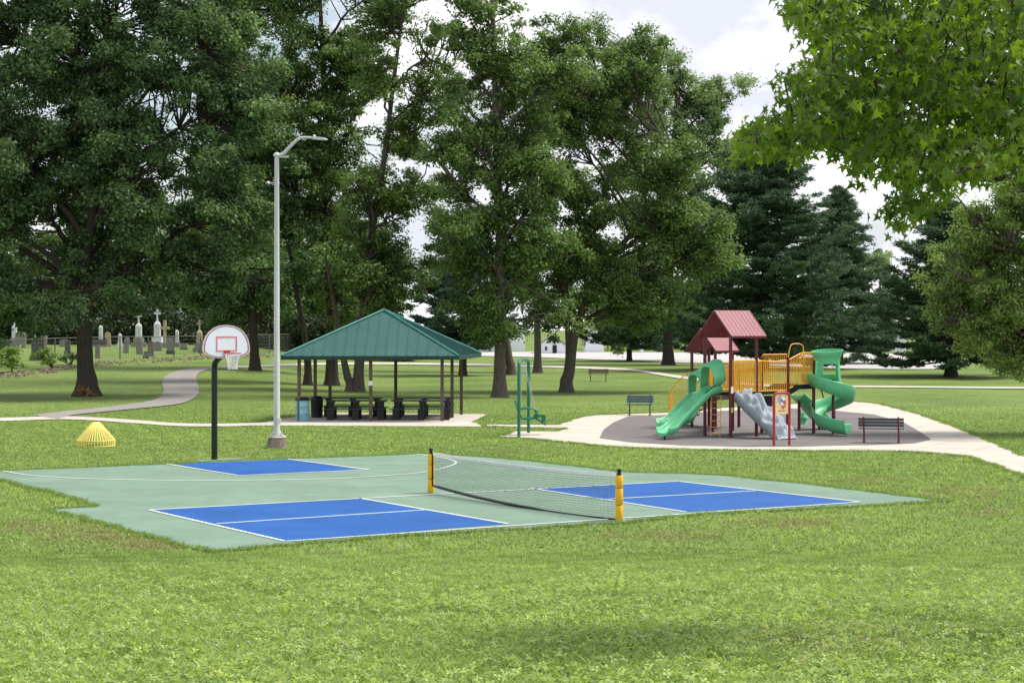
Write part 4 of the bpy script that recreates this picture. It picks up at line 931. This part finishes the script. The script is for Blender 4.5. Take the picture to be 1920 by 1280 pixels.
    # slide A with hood
    def hood(c, out, side, z, w=.62, h=1.02):
        q = MB(); n = 14; vs = []
        for dpt, sc in ((0, 1.06), (.16, 1.0), (.40, .92)):
            for k in range(n + 1):
                a = math.pi * k / n; x = math.cos(a); y = math.sin(a)
                vs.append(c + out * (dpt + (.10 * y if dpt > .3 else 0)) + side * (w / 2 * sc * (1 if abs(x) > .98 else np.sign(x) * abs(x) ** .6)) + Zv * (z + h * sc * y ** .6))
            for k in range(n + 1):
                a = math.pi * (n - k) / n; x = math.cos(a); y = math.sin(a)
                vs.append(c + out * (dpt + (.10 * y if dpt > .3 else 0)) + side * ((w / 2 - .07) * sc * (1 if abs(x) > .98 else np.sign(x) * abs(x) ** .6)) + Zv * (z + (h - .10) * sc * y ** .6))
        k = 2 * (n + 1); q.add(vs, [(i * k + j, i * k + (j + 1) % k, (i + 1) * k + (j + 1) % k, (i + 1) * k + j) for i in range(2) for j in range(k)], True)
        q.add(vs[:k], [(j, j + 1, k - 2 - j, k - 1 - j) for j in range(n)]); q.add(vs[-k:], [(k - 1 - j, k - 2 - j, j + 1, j) for j in range(n)])
        return q
    cA = W(-.03, S * .52, 0); hA = hood(Vector((cA.x, cA.y, 0)), -Uv, Vv, DA - .12, .86, 1.16)
    c1 = Vector((cA.x, cA.y, 0))
    pA = catmull([c1 + Zv * (DA + .02), c1 - Uv * .35 + Zv * (DA - .02), c1 - Uv * .75 + Vv * .05 + Zv * (DA - .32), c1 - Uv * 1.35 + Vv * .1 + Zv * .78, c1 - Uv * 1.9 + Vv * .08 + Zv * .38, c1 - Uv * 2.25 + Zv * .25, c1 - Uv * 2.5 - Vv * .03 + Zv * .24], 6)
    sA = chute('slide', pA, .54, .20, .20); hA.build('slide_hood', M_green, r)
    MB().tube([pA[-4] - Zv * .3 + Zv * .0, pA[-4] - Zv * .03], .035, 8).build('slide_foot', M_black, r)
    # slide B with hood
    cB = W(-.03, S * .5, 0, oB); cB.z = 0
    hood(cB, -Uv, Vv, DB - .1, .8, 1.1).build('slide_hood', M_green, r)
    pB = catmull([cB + Zv * DB, cB - Uv * .4 + Zv * (DB - .06), cB - Uv * 1.0 + Zv * .7, cB - Uv * 1.6 + Zv * .30, cB - Uv * 2.1 + Zv * .22], 6); chute('slide', pB, .52, .2, .2)
    # stair at the far left with curved yellow rails
    st = MB(); o = W(0, S, 0, oB); o.z = 0
    for k in range(5): st.box(o + Uv * .6 + Vv * (.15 + k * .24) + Zv * (DB - .18 - k * .19), (1.0, .25, .04), Uv, Vv)
    st.build('stair', M_black, r)
    for uu in (.05, 1.15):
        q = MB(); top = catmull([o + Uv * uu + Zv * (DB + .95), o + Uv * uu + Vv * .5 + Zv * (DB + .75), o + Uv * uu + Vv * 1.1 + Zv * (DB + .28), o + Uv * uu + Vv * 1.28 + Zv * (DB - .05), o + Uv * uu + Vv * 1.25 + Zv * .3], 4); bot = catmull([o + Uv * uu + Zv * (DB - .02), o + Uv * uu + Vv * .5 + Zv * (DB - .40), o + Uv * uu + Vv * 1.0 + Zv * (DB - .8), o + Uv * uu + Vv * 1.2 + Zv * .2, o + Uv * uu + Vv * 1.25 + Zv * .12], 4)
        q.tube(top, .02, 8); q.tube(bot, .02, 8)
        for i in range(0, 14): q.tube([top[i], bot[i]], .012, 6, False)
        q.build('stair_railing', M_yel, r)
    # ladder under slide A
    q = MB()
    for v in (.38, .82): q.tube([W(-.12, v, .05), W(-.06, v, DA - .1)], .014, 6)
    for k in range(7): q.tube([W(-.11, .38, .15 + k * .21), W(-.11, .82, .15 + k * .21)], .013, 6)
    q.build('ladder', M_yel, r)
    # grey rock climber
    nu, nv_ = 22, 34; rng = np.random.default_rng(2); vs = []
    ph = rng.uniform(0, 6, 8)
    for j in range(nv_ + 1):
        t = j / nv_
        for i in range(nu + 1):
            s_ = i / nu; u = .30 + .1 + (s_ - .5) * (.92 + .16 * math.sin(t * 11 + ph[0]) + .05 * math.sin(t * 29)) + .22 + .25 * t; out = t * 1.72
            z = (DA - .12) * (1 - t) ** .9 + .04
            stepz = .24 * abs(math.sin(t * 8.6 + .9 * math.sin(s_ * 5 + ph[1]))) ** .6 - .12 + .15 * abs(math.sin(s_ * 5.5 + t * 5 + ph[2])) ** .7 - .07 + .05 * math.sin(s_ * 19 + t * 23 + ph[3])
            edge = min(1, 6 * min(s_, 1 - s_) + .15) * min(1, 8 * (1 - t) + .1)
            out += stepz * .8 * edge * .7; z2 = z + stepz * .75 * edge + .10 * edge
            vs.append(W(u, -.06 - out, max(.035, z2)))
    for j in range(nv_ + 1):
        t = j / nv_
        for i in range(nu + 1):
            s_ = i / nu; u = .30 + .1 + (s_ - .5) * (.86) + .22 + .25 * t; out = t * 1.72 - .12
            vs.append(W(u, -.06 - out, max(.032, (DA - .2) * (1 - t) - .08)))
    k = nu + 1; M_ = (nv_ + 1) * k
    fs = [(j * k + i, j * k + i + 1, (j + 1) * k + i + 1, (j + 1) * k + i) for j in range(nv_) for i in range(nu)]
    fs = [f[::-1] for f in fs] + [(M_ + j * k + i, M_ + j * k + i + 1, M_ + (j + 1) * k + i + 1, M_ + (j + 1) * k + i) for j in range(nv_) for i in range(nu)]
    for j in range(nv_): fs += [(j * k, (j + 1) * k, M_ + (j + 1) * k, M_ + j * k)[::-1], (j * k + nu, (j + 1) * k + nu, M_ + (j + 1) * k + nu, M_ + j * k + nu)]
    for i in range(nu): fs += [(i, i + 1, M_ + i + 1, M_ + i), (M_ - k + i, M_ - k + i + 1, 2 * M_ - k + i + 1, 2 * M_ - k + i)]
    q = MB(); q.add(vs, fs, True); q.build('rock_climber', M_grock, r)
    # spiral slide
    C0 = Vector(((1562 - 960) / F * 61.9, 61.9, 0)); R = .52; path = []
    st = W(uD, .35, 0); path.append(Vector((st.x + .05, st.y - .0, DC))); 
    for th in np.linspace(190, 545, 36):
        a = math.radians(th); path.append(C0 + Vector((math.cos(a) * R, math.sin(a) * R, 1.75 - (th - 180) / 360 * 1.13)))
    path += catmull([path[-1] + Vector((.03, -.2, -.09)), Vector((P(1542, 0, 61.2).x, 61.2, .40)), Vector((P(1560, 0, 60.85).x, 60.85, .27)), Vector((P(1578, 0, 60.6).x, 60.6, .22)), Vector((P(1590, 0, 60.45).x, 60.45, .22))], 4)
    # travel is counter-clockwise from above: outer wall is on the right
    chute('spiral_slide', path, .46, .17, .38, belly=.12)
    MB().tube([C0 + Zv * .02, C0 + Zv * 1.9], .05, 10).build('slide_pole', M_red, r)
    # its hood: an open shell flaring upwards with a window
    q = MB(); ph_ = W(uD + .06, .35, 0); xs = .50
    cH = Vector(((1551 - 960) / F * 61.75, 61.75, 0)); z0 = CZ - (725 - HY) / F * 61.7; z1 = CZ - (657 - HY) / F * 61.7
    n = 28; lev = [(0, .50), (.12, .48), (.34, .45), (.63, .43), (.72, .44), (.80, .46), (.92, .52), (1.0, .55)]; vs = []
    for f_, rr in lev:
        for i in range(n): a = 2 * math.pi * i / n; vs.append(cH + Vector((math.cos(a) * rr, math.sin(a) * rr * .8, z0 + (z1 - z0) * f_ + .06 * math.sin(a * 1 + .6) * (f_ > .9))))
    for l in range(len(lev) - 1):
        for i in range(n):
            a = math.degrees(2 * math.pi * (i + .5) / n)
            if l == 2 and (238 < a < 318 or 40 < a < 120): continue
            if l in (0, 1, 2, 3) and 150 < a < 215: continue
            if l in (0, 1) and 225 < a < 318: continue
            q.add([vs[l * n + i], vs[l * n + (i + 1) % n], vs[(l + 1) * n + (i + 1) % n], vs[(l + 1) * n + i]], [(0, 1, 2, 3)], False)
    ho = q.build('spiral_hood', M_green, r); md = ho.modifiers.new('shell', 'SOLIDIFY'); md.thickness = .03
    # wide slide behind and its landing, arched climber
    s0 = P(1493, 742, 64); s1 = P(1512, 760, 64.2); s2 = P(1536, 785, 64.6); s3 = P(1560, 799, 65.0); s4 = P(1580, 801, 65.3)
    pth = catmull([Vector(x) for x in (s0, s1, s2, s3, s4)], 5); chute('double_slide', pth, .85, .14, .14, belly=.12)
    MB().tube([pth[0] - Zv * 1.3 + Vector((.1, 0, 0)), pth[0] + Vector((.1, 0, 0))], .055, 10).tube([pth[10] - Zv * .6, pth[10] - Zv * .05], .05, 10).build('post', M_red, r)
    MB().lathe(P(1506, 795, 65.5) * 1.0, [(.16, 0), (.13, .1), (.13, .16), (.16, .2), (.16, .26), (.11, .32), (.11, .42)], 14).build('stepping_pod', M_green, r)
    q = MB()
    for dx in (0, .35): q.tube(catmull([P(1534, 722, 62.8) + Vector((dx, 0, 0)), P(1541, 735, 63.2) + Vector((dx, 0, 0)), P(1546, 760, 63.5) + Vector((dx, 0, 0)), Vector((P(1547, 790, 63.6).x + dx, 63.6, .05))], 5), .025, 8)
    q.build('arch_climber', M_red, r)
    # lower green tunnel pieces and platform seats seen below tower A
    q = MB()
    for a_ in (0,): q.tube(catmull([W(.5, 3.2, .45), W(.9, 3.0, .55), W(1.3, 3.1, .9), W(1.35, 3.2, 1.15)], 5), .20, 14)
    q.build('tunnel', M_green, r)
    MB().lathe(W(-.5, 2.6, .04), [(.26, 0), (.30, .1), (.30, .38), (.2, .46)], 18).build('stepping_pod', M_green, r)
    # activity plate under the deck and small labels
    MB().box(W(.0, -.07, 1.62), (.10, .01, .22), Uv, Vv).build('notice', M_white, r); MB().box(W(.0, -.07, .95), (.10, .01, .16), Uv, Vv).build('notice', M_cream, r)
    # purple play board under the long deck
    MB().box(W(uC - .5, .6, .95), (.7, .04, .8), Uv, Vv).build('play_board', mat('purple_board', (.045, .012, .06), .4), r)
    # balance beams on the ground
    q = MB(); q.box(P(1246, 784, 73.0), (.5, .2, .06)); q.tube([P(1243, 784, 73.0), Vector((P(1243, 784, 73.0).x, 73.0, .03))], .03, 6); q.build('low_platform', M_black, r)
playground()

# ------------------------------------------------------------------ cemetery
def stone(kind, label, px, py, hpx, wpx, m, m2=None, tilt=0, name=None):
    g = G(px, py)
    if g.y > 184: g = Vector(((px - 960) / F * 184, 184, float(H((px - 960) / F * 184, 184))))
    s = g.y / F; h = hpx * s; w = wpx * s; d = max(.12, w * .3); names = {'tablet': 'gravestone', 'obelisk': 'grave_obelisk', 'cross': 'grave_cross', 'block': 'gravestone', 'column': 'grave_column'}
    r = empty(name or names[kind], g, label=label, cat='gravestone', group='gravestones in the cemetery'); m2 = m2 or m; T = math.radians(tilt)
    q = MB()
    if kind == 'tablet':
        pts = [(-w / 2, -.1), (-w / 2, h * .8)] + [(math.cos(a) * w / 2, h * .8 + math.sin(a) * h * .2) for a in np.linspace(math.pi, 0, 7)[1:-1]] + [(w / 2, h * .8), (w / 2, -.1)]
        pts = [(x * math.cos(T) + z * math.sin(T), z * math.cos(T) - x * math.sin(T)) for x, z in pts]
        q.extr([g + Vector((x, -d / 2, z)) for x, z in pts], (0, d, 0)); q.build('tablet', m, r)
    elif kind == 'block':
        q.box(g + Vector((0, 0, h * .60)), (w, d * 1.4, h * .80)); q.build('tablet', m, r); MB().box(g + Vector((0, 0, h * .09)), (w * 1.25, d * 2.1, h * .24)).build('base', m2, r)
    elif kind in ('obelisk', 'column'):
        top = .70 if kind == 'obelisk' else 1.0
        q.lathe(g, [(w * .42, h * .26), (w * .40, h * (top - .10)), (w * .40, h * (top - .09)), (w * .25, h * (top - .03)), (w * .06, h * top)], 4, math.pi / 4) if w > .5 else q.lathe(g, [(w * .42, h * .2), (w * .42, h * (top - .12)), (w * .25, h * (top - .03)), (w * .05, h * top)], 10)
        q.build('shaft', m, r)
        b = MB(); b.box(g + Vector((0, 0, h * .20)), (w * .95, w * .95, h * .14)); b.box(g + Vector((0, 0, h * .05)), (w * 1.35, w * 1.35, h * .17)); b.build('base', m2, r)
        if kind == 'obelisk':
            c = MB(); cw = w * .16; c.box(g + Vector((0, 0, h * .85)), (cw, cw, h * .32)); c.box(g + Vector((0, 0, h * .90)), (w * .62, cw * .98, h * .06)); c.build('cross', m, r)
    elif kind == 'cross':
        cw = w * .3; q.box(g + Vector((0, 0, h * .58)), (cw, cw, h * .84)); q.box(g + Vector((0, 0, h * .72)), (w, cw * .96, cw)); q.build('cross', m, r); MB().box(g + Vector((0, 0, h * .08)), (w * .8, w * .6, h * .2)).build('base', m2, r)
    return r
ST = [('obelisk','tall white marble monument with a cross on top, left of the pair near the wood',260,648,64,18,M_marble,M_stone),
 ('obelisk','tall white marble monument with a cross on top, beside the sandstone cross',295,648,70,19,M_marble,M_marble),
 ('cross','sandstone cross grave marker right of the white monuments',309,652,52,17,M_sand,M_stone),
 ('obelisk','sand coloured obelisk with a small cross just left of the backboard',374,660,60,16,M_sand,M_stone),
 ('column','short rounded white column grave right of the sandstone cross',332,642,32,10,M_marble,M_stone),
 ('column','plain white pillar grave left of the tall white monuments',225,633,25,10,M_marble,M_marble),
 ('column','white rounded monument just right of the big trunk',189,640,40,11,M_marble,M_stoned),
 ('block','dark blocky grave base beside the white rounded monument',187,636,14,26,M_stoned,M_stone),
 ('tablet','leaning tan tablet behind the fence right of the big trunk',204,650,28,10,M_sand,None,-6),
 ('tablet','narrow weathered tablet below the plain white pillar',236,662,30,10,M_stone,None,4),
 ('tablet','weathered tablet under the left white monument, behind the fence',262,664,30,12,M_stone,None,-3),
 ('block','small tan block grave between the fence posts',284,668,28,9,M_rub,M_stone),
 ('block','grey grave block in front of the sandstone cross',320,664,32,13,M_stone,M_stoned),
 ('tablet','low grey stone in front of the right white monument',296,658,18,15,M_stone,None,0),
 ('tablet','small stone at the fence foot below the tan block',273,672,14,10,M_stone,None,8),
 ('block','dark square tombstone left of the big trunk behind the shrub',72,676,42,24,M_stoned,M_stoned),
 ('block','broad dark tombstone at the far left edge of the cemetery',6,684,46,26,M_stoned,M_stoned),
 ('block','small dark headstone between the square tombstone and the big trunk',127,664,26,10,M_stoned,M_stoned),
 ('obelisk','white monument at the far left seen through leaves',27,648,62,14,M_marble,M_stone),
 ('tablet','pale rounded stone at the left below the white monument',38,652,30,20,M_stone,None,3),
 ('obelisk','white statue-like monument under the tree left of the trunk',70,642,44,13,M_marble,M_stone),
 ('tablet','pale triangular stone behind the dark square tombstone',79,646,22,16,M_stone,None,5),
 ('tablet','low pale stones under the crown left of the big trunk',120,640,14,16,M_stone,None,0),
 ('block','grey grave base beside the sand coloured obelisk',382,662,26,14,M_stone,M_stoned),
 ('tablet','slim headstone hidden against the right side of the big trunk',183,672,26,9,M_stone,None,0),
 ('block','small low stone near the wood right of the short column',345,655,12,12,M_stone,M_stoned)]
for a_ in ST:
    kind, lab, px, py, hp, wp, m1, m2 = a_[:8]; stone(kind, lab, px, py, hp, wp, m1, m2, a_[8] if len(a_) > 8 else 0)

# cemetery fence
def fence():
    pts = [(-30,690),(103,679),(225,674),(278,672),(326,670),(376,668),(505,662),(560,660),(620,659)]; gs = [G(x, y) for x, y in pts]
    r = empty('cemetery_fence', gs[2], label='thin wire fence with metal posts and a top rail along the cemetery', cat='fence')
    hs = [CZ - (t - HY) / F * g.y for t, g in zip((640, 634, 631, 631, 630, 630, 627, 626, 626), gs)]
    tops = []
    for g, h in zip(gs, hs): tp = Vector((g.x, g.y, max(h, g.z + 1.0))); tops.append(tp); MB().tube([g - Vector((0, 0, .1)), tp], .05, 8).build('post', M_fence, r)
    MB().tube(tops, .035, 6).build('top_rail', M_fence, r)
    w = MB()
    for k in range(1, 6): w.tube([g.lerp(t, k / 6) for g, t in zip(gs, tops)], .008, 3, False)
    for a_, b_, c_, d_ in zip(gs[:-1], gs[1:], tops[:-1], tops[1:]):
        n = int((b_ - a_).length / .25)
        for i in range(n): w.tube([a_.lerp(b_, i / n), c_.lerp(d_, i / n)], .006, 3, False)
    w.build('wire_mesh', M_fence, r)
fence()
# rubble along the cemetery edge (uncountable)
rng = np.random.default_rng(8); b = MB()
for k in range(520):
    t = rng.random(); px = -20 + 590 * t; py = np.interp(px, [-20, 60, 150, 200, 280, 400, 570], [706, 700, 688, 681, 676, 671, 664]) + rng.normal(0, 2.2)
    g = G(px, py); rr = rng.uniform(.06, .26) * (1.2 if px < 180 else .8)
    q = np.array([[math.cos(a) * rr * rng.uniform(.7, 1.3), math.sin(a) * rr * rng.uniform(.5, 1)] for a in np.linspace(0, 2 * math.pi, 6)[:-1]])
    vs = [g + Vector((x, y, -.05)) for x, y in q] + [g + Vector((x * .6, y * .6, rr * rng.uniform(.25, .7))) for x, y in q]
    b.add(vs, [(i, (i + 1) % 5, (i + 1) % 5 + 5, i + 5) for i in range(5)] + [(5, 6, 7, 8, 9)])
tag(b.build('rubble', M_rub), 'line of rough stones and debris along the edge of the cemetery', 'rubble', kind='stuff')

# ------------------------------------------------------------------ buildings at the back
def house(label, px0, px1, py_b, py_e, py_r, Y, depth=8, name='white_house', gable='front', mroof=M_roofg, wins=(), door=None, mw=M_whouse):
    x0 = (px0 - 960) / F * Y; x1 = (px1 - 960) / F * Y; z0 = min(0, CZ - (py_b - HY) / F * Y) ; ze = CZ - (py_e - HY) / F * Y; zr = CZ - (py_r - HY) / F * Y
    g = Vector(((x0 + x1) / 2, Y, 0)); r = empty(name, g, label=label, cat='building'); xm = (x0 + x1) / 2
    if gable == 'front':
        MB().extr([(x0, Y, -.3), (x1, Y, -.3), (x1, Y, ze), (xm, Y, zr), (x0, Y, ze)], (0, depth, 0)).build('wall', mw, r); ov = .4
        q = MB()
        for xa, s_ in ((x0, -1), (x1, 1)):
            sl = (zr - ze) / abs(xm - xa); q.extr([(xa + s_ * ov, Y - .3, ze - sl * ov + .05), (xm, Y - .3, zr + .05), (xm, Y - .3, zr + .2), (xa + s_ * ov, Y - .3, ze - sl * ov + .2)], (0, depth + .6, 0))
        q.build('roof', mroof, r)
    else:
        MB().box((xm, Y + depth / 2, (ze - .3) / 2), (x1 - x0, depth, ze + .3)).build('wall', mw, r)
        q = MB(); q.extr([(x0 - .4, Y - .4, ze), (x0 - .4, Y + depth / 2, zr), (x0 - .4, Y + depth + .4, ze)], (x1 - x0 + .8, 0, 0)); q.build('roof', mroof, r)
    for (wx, wy, ww, wh) in wins:
        c = P(wx, wy, Y - .03); s = Y / F
        f = MB().box(c, (ww * s, .08, wh * s)).build('window', M_white, r); MB().box(c - Vector((0, .05, 0)), (ww * s * .8, .04, wh * s * .85)).build('pane', M_dark, f)
    if door:
        wx, wy, ww, wh = door; s = Y / F; MB().box(P(wx, wy, Y - .05), (ww * s, .1, wh * s)).build('door', M_dark, r)
    return r
house('small white garage with a grey gable roof and dark doorway behind the centre trees', 1008, 1062, 664, 648, 630, 250, door=(1040, 655, 8, 16), wins=[(1024, 653, 5, 8)])
house('tall narrow white gable building right of the leaning trunk', 1098, 1132, 664, 640, 612, 262, mroof=M_roofg)
house('long pale metal building beyond the pavilion roof', 775, 985, 664, 622, 612, 268, depth=14, gable='side', name='metal_building', mroof=M_whouse, wins=[(893, 653, 4, 9), (903, 653, 3, 8), (918, 653, 4, 9)])
house('large white building seen behind the red playground roof and pine', 1395, 1545, 663, 615, 590, 250, depth=12, gable='side', name='white_building', mroof=M_whouse, wins=[(1448, 640, 7, 14), (1470, 640, 7, 14), (1522, 645, 7, 14)], door=(1405, 652, 6, 18))
house('white building with a row of windows behind the far pine at right', 1570, 1700, 664, 632, 610, 262, depth=10, gable='side', name='white_building', mroof=M_roofg, wins=[(1600, 650, 6, 10), (1625, 650, 6, 10), (1650, 650, 6, 10)])
# white marker post by the lot
g = G(1203, 662); r = empty('marker_post', g, label='white square post with a dark cap at the gravel lot edge', cat='post')
s = g.y / F; MB().box(g + Vector((0, 0, 13 * s)), (6 * s, .3, 26 * s)).build('shaft', M_white, r); MB().box(g + Vector((0, 0, 28 * s)), (5 * s, .28, 4 * s)).build('cap', M_dark, r)
# low lawn between lot and buildings
# ------------------------------------------------------------------ grass
def inpoly(X, Y, poly):
    r = np.zeros(len(X), bool); j = len(poly) - 1
    for i in range(len(poly)):
        xi, yi = poly[i]; xj, yj = poly[j]
        c = ((yi > Y) != (yj > Y)) & (X < (xj - xi) * (Y - yi) / (yj - yi + 1e-12) + xi); r ^= c; j = i
    return r
polys = [[tuple(G(x, y))[:2] for x, y in q] for q in ([(-60,781),(0,784),(125,781),(250,788),(330,794),(420,795),(500,793),(500,798.5),(420,800),(330,799.5),(250,794),(125,787),(0,790),(-60,787)], [(115,772.5),(230,760),(290,750),(362,748),(330,759),(240,768.5),(140,778.5),(115,782)], court_px, conc_px, [(500,791),(605,774),(912,777),(882,792),(905,796),(905,800),(500,798)], hoop_pad_px)]
def noise2(x, y, s, seed):
    r = np.random.default_rng(seed); v = 0
    for k in range(6):
        a = r.uniform(0, 6.28); f = s * r.uniform(.6, 1.7); v = v + np.sin((x * math.cos(a) + y * math.sin(a)) * f + r.uniform(0, 6.28))
    return v / 3.5
def blades(name, label, n, y0, y1, hgt, wid, seed, power=-.6, wy=0):
    rng = np.random.default_rng(seed)
    u = rng.random(n); e_ = power + 2
    Y = (y0 ** e_ + u * (y1 ** e_ - y0 ** e_)) ** (1 / e_)          # width grows with Y, density falls
    X = rng.uniform(-1, 1, n) * (.31 * Y + .5)
    k = np.ones(n, bool)
    for p in polys: k &= ~inpoly(X, Y, p)
    k &= rng.random(n) > ss(60, 90, Y); X = X[k]; Y = Y[k]; n = len(X); Z = H(X, Y)
    pn = noise2(X, Y, .9, 3); pf = noise2(X, Y, 4.5, 4)
    h = hgt * (1 + .35 * pf + .2 * pn) * rng.uniform(.5, 1.3, n); h = np.maximum(h, .012); w = wid * (1 + wy * 1.3 * Y) * rng.uniform(.7, 1.3, n)
    a = rng.uniform(0, 6.28, n); dx = np.cos(a); dy = np.sin(a); lean = rng.uniform(.3, 1.6, n) * h; b_ = rng.uniform(0, 6.28, n)
    V = np.empty((n, 4, 3)); base = np.stack([X, Y, Z - .004], 1); off = np.stack([dx * w, dy * w, 0 * w], 1); ln = np.stack([np.cos(b_) * lean, np.sin(b_) * lean, h], 1)
    V[:, 0] = base - off * .5; V[:, 1] = base + off * .5; V[:, 2] = base + ln * .55 * np.array([1, 1, 1.15]) + off * .4; V[:, 3] = base + ln
    var = np.clip(.48 + .10 * pn + .20 * pf + rng.normal(0, .25, n), 0, 1)
    tag(npmesh(name, V.reshape(-1, 3), np.arange(n * 4).reshape(-1, 4), LM_blade, var=var), label, 'grass', kind='stuff')
blades('lawn_grass', 'short mown grass on the near slope', 520000, 6.2, 29.5, .042, .0060, 1, -.75, .05)
blades('verge_grass', 'mown grass around the court and playground', 300000, 29.5, 90, .045, .018, 2, -1.0, .02)
def edge_tufts(name, label, lst, dens, seed):
    rng = np.random.default_rng(seed); X = []; Y = []
    for px in lst:
        g = [G(x, y) for x, y in px]; n = len(g)
        for i in range(n):
            a_, b_ = g[i], g[(i + 1) % n]; Ln = (b_ - a_).length; m = int(Ln * dens)
            if not m: continue
            t = rng.random(m); d = (b_ - a_).normalized(); nx, ny = -d.y, d.x
            o = rng.normal(0, .05, m) + .05 * np.sin(t * Ln * 2.3 + i) + .035 * np.sin(t * Ln * 7.1 + 2 * i)
            X.append(a_.x + (b_.x - a_.x) * t + nx * o); Y.append(a_.y + (b_.y - a_.y) * t + ny * o)
    X = np.concatenate(X); Y = np.concatenate(Y); n = len(X); Z = H(X, Y)
    h = rng.uniform(.025, .085, n); w = rng.uniform(.010, .022, n); a = rng.uniform(0, 6.28, n); c = rng.uniform(0, 6.28, n); le = h * rng.uniform(.3, 1.3, n)
    off = np.stack([np.cos(a) * w, np.sin(a) * w, 0 * w], 1); ln = np.stack([np.cos(c) * le, np.sin(c) * le, h], 1); base = np.stack([X, Y, Z + .005], 1)
    V = np.empty((n, 4, 3)); V[:, 0] = base - off * .5; V[:, 1] = base + off * .5; V[:, 2] = base + ln * .6 + off * .4; V[:, 3] = base + ln
    tag(npmesh(name, V.reshape(-1, 3), np.arange(n * 4).reshape(-1, 4), LM_blade, var=np.clip(rng.normal(.35, .22, n), 0, 1)), label, 'grass', kind='stuff')
def dry_grass():
    rng = np.random.default_rng(21); X = []; Y = []
    for px, py, rx, ry, n in ((180,1000,120,16,5200),(300,1022,90,8,2600),(60,985,60,10,1600),(1490,980,110,9,3600),(1800,925,110,12,3600),(1620,900,70,6,1600),(1250,1003,140,8,2400),(700,1040,160,8,2000),(1560,1200,160,40,2600),(1850,960,80,10,1600),(420,845,140,6,1200),(1000,845,160,8,1400)):
        for a, b in zip(rng.normal(0, .6, n // 14), rng.normal(0, .6, n // 14)):
            g = G(px + a * rx, py + b * ry); m = 8; X += list(g.x + rng.normal(0, .05, m)); Y += list(g.y + rng.normal(0, .07, m))
    X = np.array(X); Y = np.array(Y); k = np.ones(len(X), bool)
    for p in polys: k &= ~inpoly(X, Y, p)
    X = X[k]; Y = Y[k]; n = len(X); Z = H(X, Y); h = rng.uniform(.02, .055, n); w = rng.uniform(.006, .014, n) * (1 + .02 * Y); a = rng.uniform(0, 6.28, n); c = rng.uniform(0, 6.28, n); le = h * rng.uniform(.6, 2.0, n)
    off = np.stack([np.cos(a) * w, np.sin(a) * w, 0 * w], 1); ln = np.stack([np.cos(c) * le, np.sin(c) * le, h], 1); base = np.stack([X, Y, Z], 1)
    V = np.empty((n, 4, 3)); V[:, 0] = base - off * .5; V[:, 1] = base + off * .5; V[:, 2] = base + ln * .6 + off * .4; V[:, 3] = base + ln
    tag(npmesh('dry_grass', V.reshape(-1, 3), np.arange(n * 4).reshape(-1, 4), leaf_mat('dry_blade', (.15, .12, .055), (.42, .37, .20), .3), var=np.clip(rng.normal(.5, .25, n), 0, 1)), 'dry brownish patches in the lawn around the court', 'dry grass', kind='stuff')
dry_grass()
edge_tufts('edge_grass', 'grass growing over the edges of the court and pavements', [court_px, conc_px], 420, 14)
def clover():
    rng = np.random.default_rng(12); n = 170000; u = rng.random(n); Y = (6.2 ** 1.2 + u * (24 ** 1.2 - 6.2 ** 1.2)) ** (1 / 1.2); X = rng.uniform(-1, 1, n) * (.31 * Y + .5)
    pn = .6 * noise2(X, Y, 2.4, 31) + .9 * noise2(X, Y, 9, 32); k = (pn + rng.normal(0, .8, n) - (Y - 9) * .08) > .1; X = X[k]; Y = Y[k]; n = len(X); Z = H(X, Y) + rng.uniform(.025, .065, n)
    Vs = []; sz = rng.uniform(.010, .018, n) * (1 + .02 * Y); a0 = rng.uniform(0, 6.28, n); tx = rng.normal(0, .35, n); ty = rng.normal(-.1, .35, n)
    for q in range(3):
        a = a0 + q * 2.094; V = np.empty((n, 4, 3))
        for j, (r_, da) in enumerate(((0, 0), (.8, -.5), (1.35, 0), (.8, .5))):
            x = np.cos(a + da) * r_ * sz; y = np.sin(a + da) * r_ * sz; V[:, j, 0] = X + x; V[:, j, 1] = Y + y; V[:, j, 2] = Z + x * tx + y * ty
        Vs.append(V)
    V = np.concatenate(Vs); var = np.tile(np.clip(.5 + rng.normal(0, .25, n), 0, 1), 3)
    tag(npmesh('clover_patches', V.reshape(-1, 3), np.arange(len(V) * 4).reshape(-1, 4), LM_clov, var=var), 'patches of small clover leaves in the near grass', 'clover', kind='stuff')
    n = 700; Y = rng.uniform(6.5, 29, n); X = rng.uniform(-1, 1, n) * (.31 * Y + .5); k = noise2(X, Y, .8, 40) > -.1; X = X[k]; Y = Y[k]; Z = H(X, Y) + .06; b = MB()
    for x, y, z in zip(X, Y, Z): b.lathe((x, y, z), [(.003, -.005), (.008, 0), (.006, .006)], 5)
    tag(b.build('clover_flowers', mat('flower_white', (.55, .53, .44), .8)), 'scattered small white clover flower heads in the grass', 'clover flowers', kind='stuff')
clover()
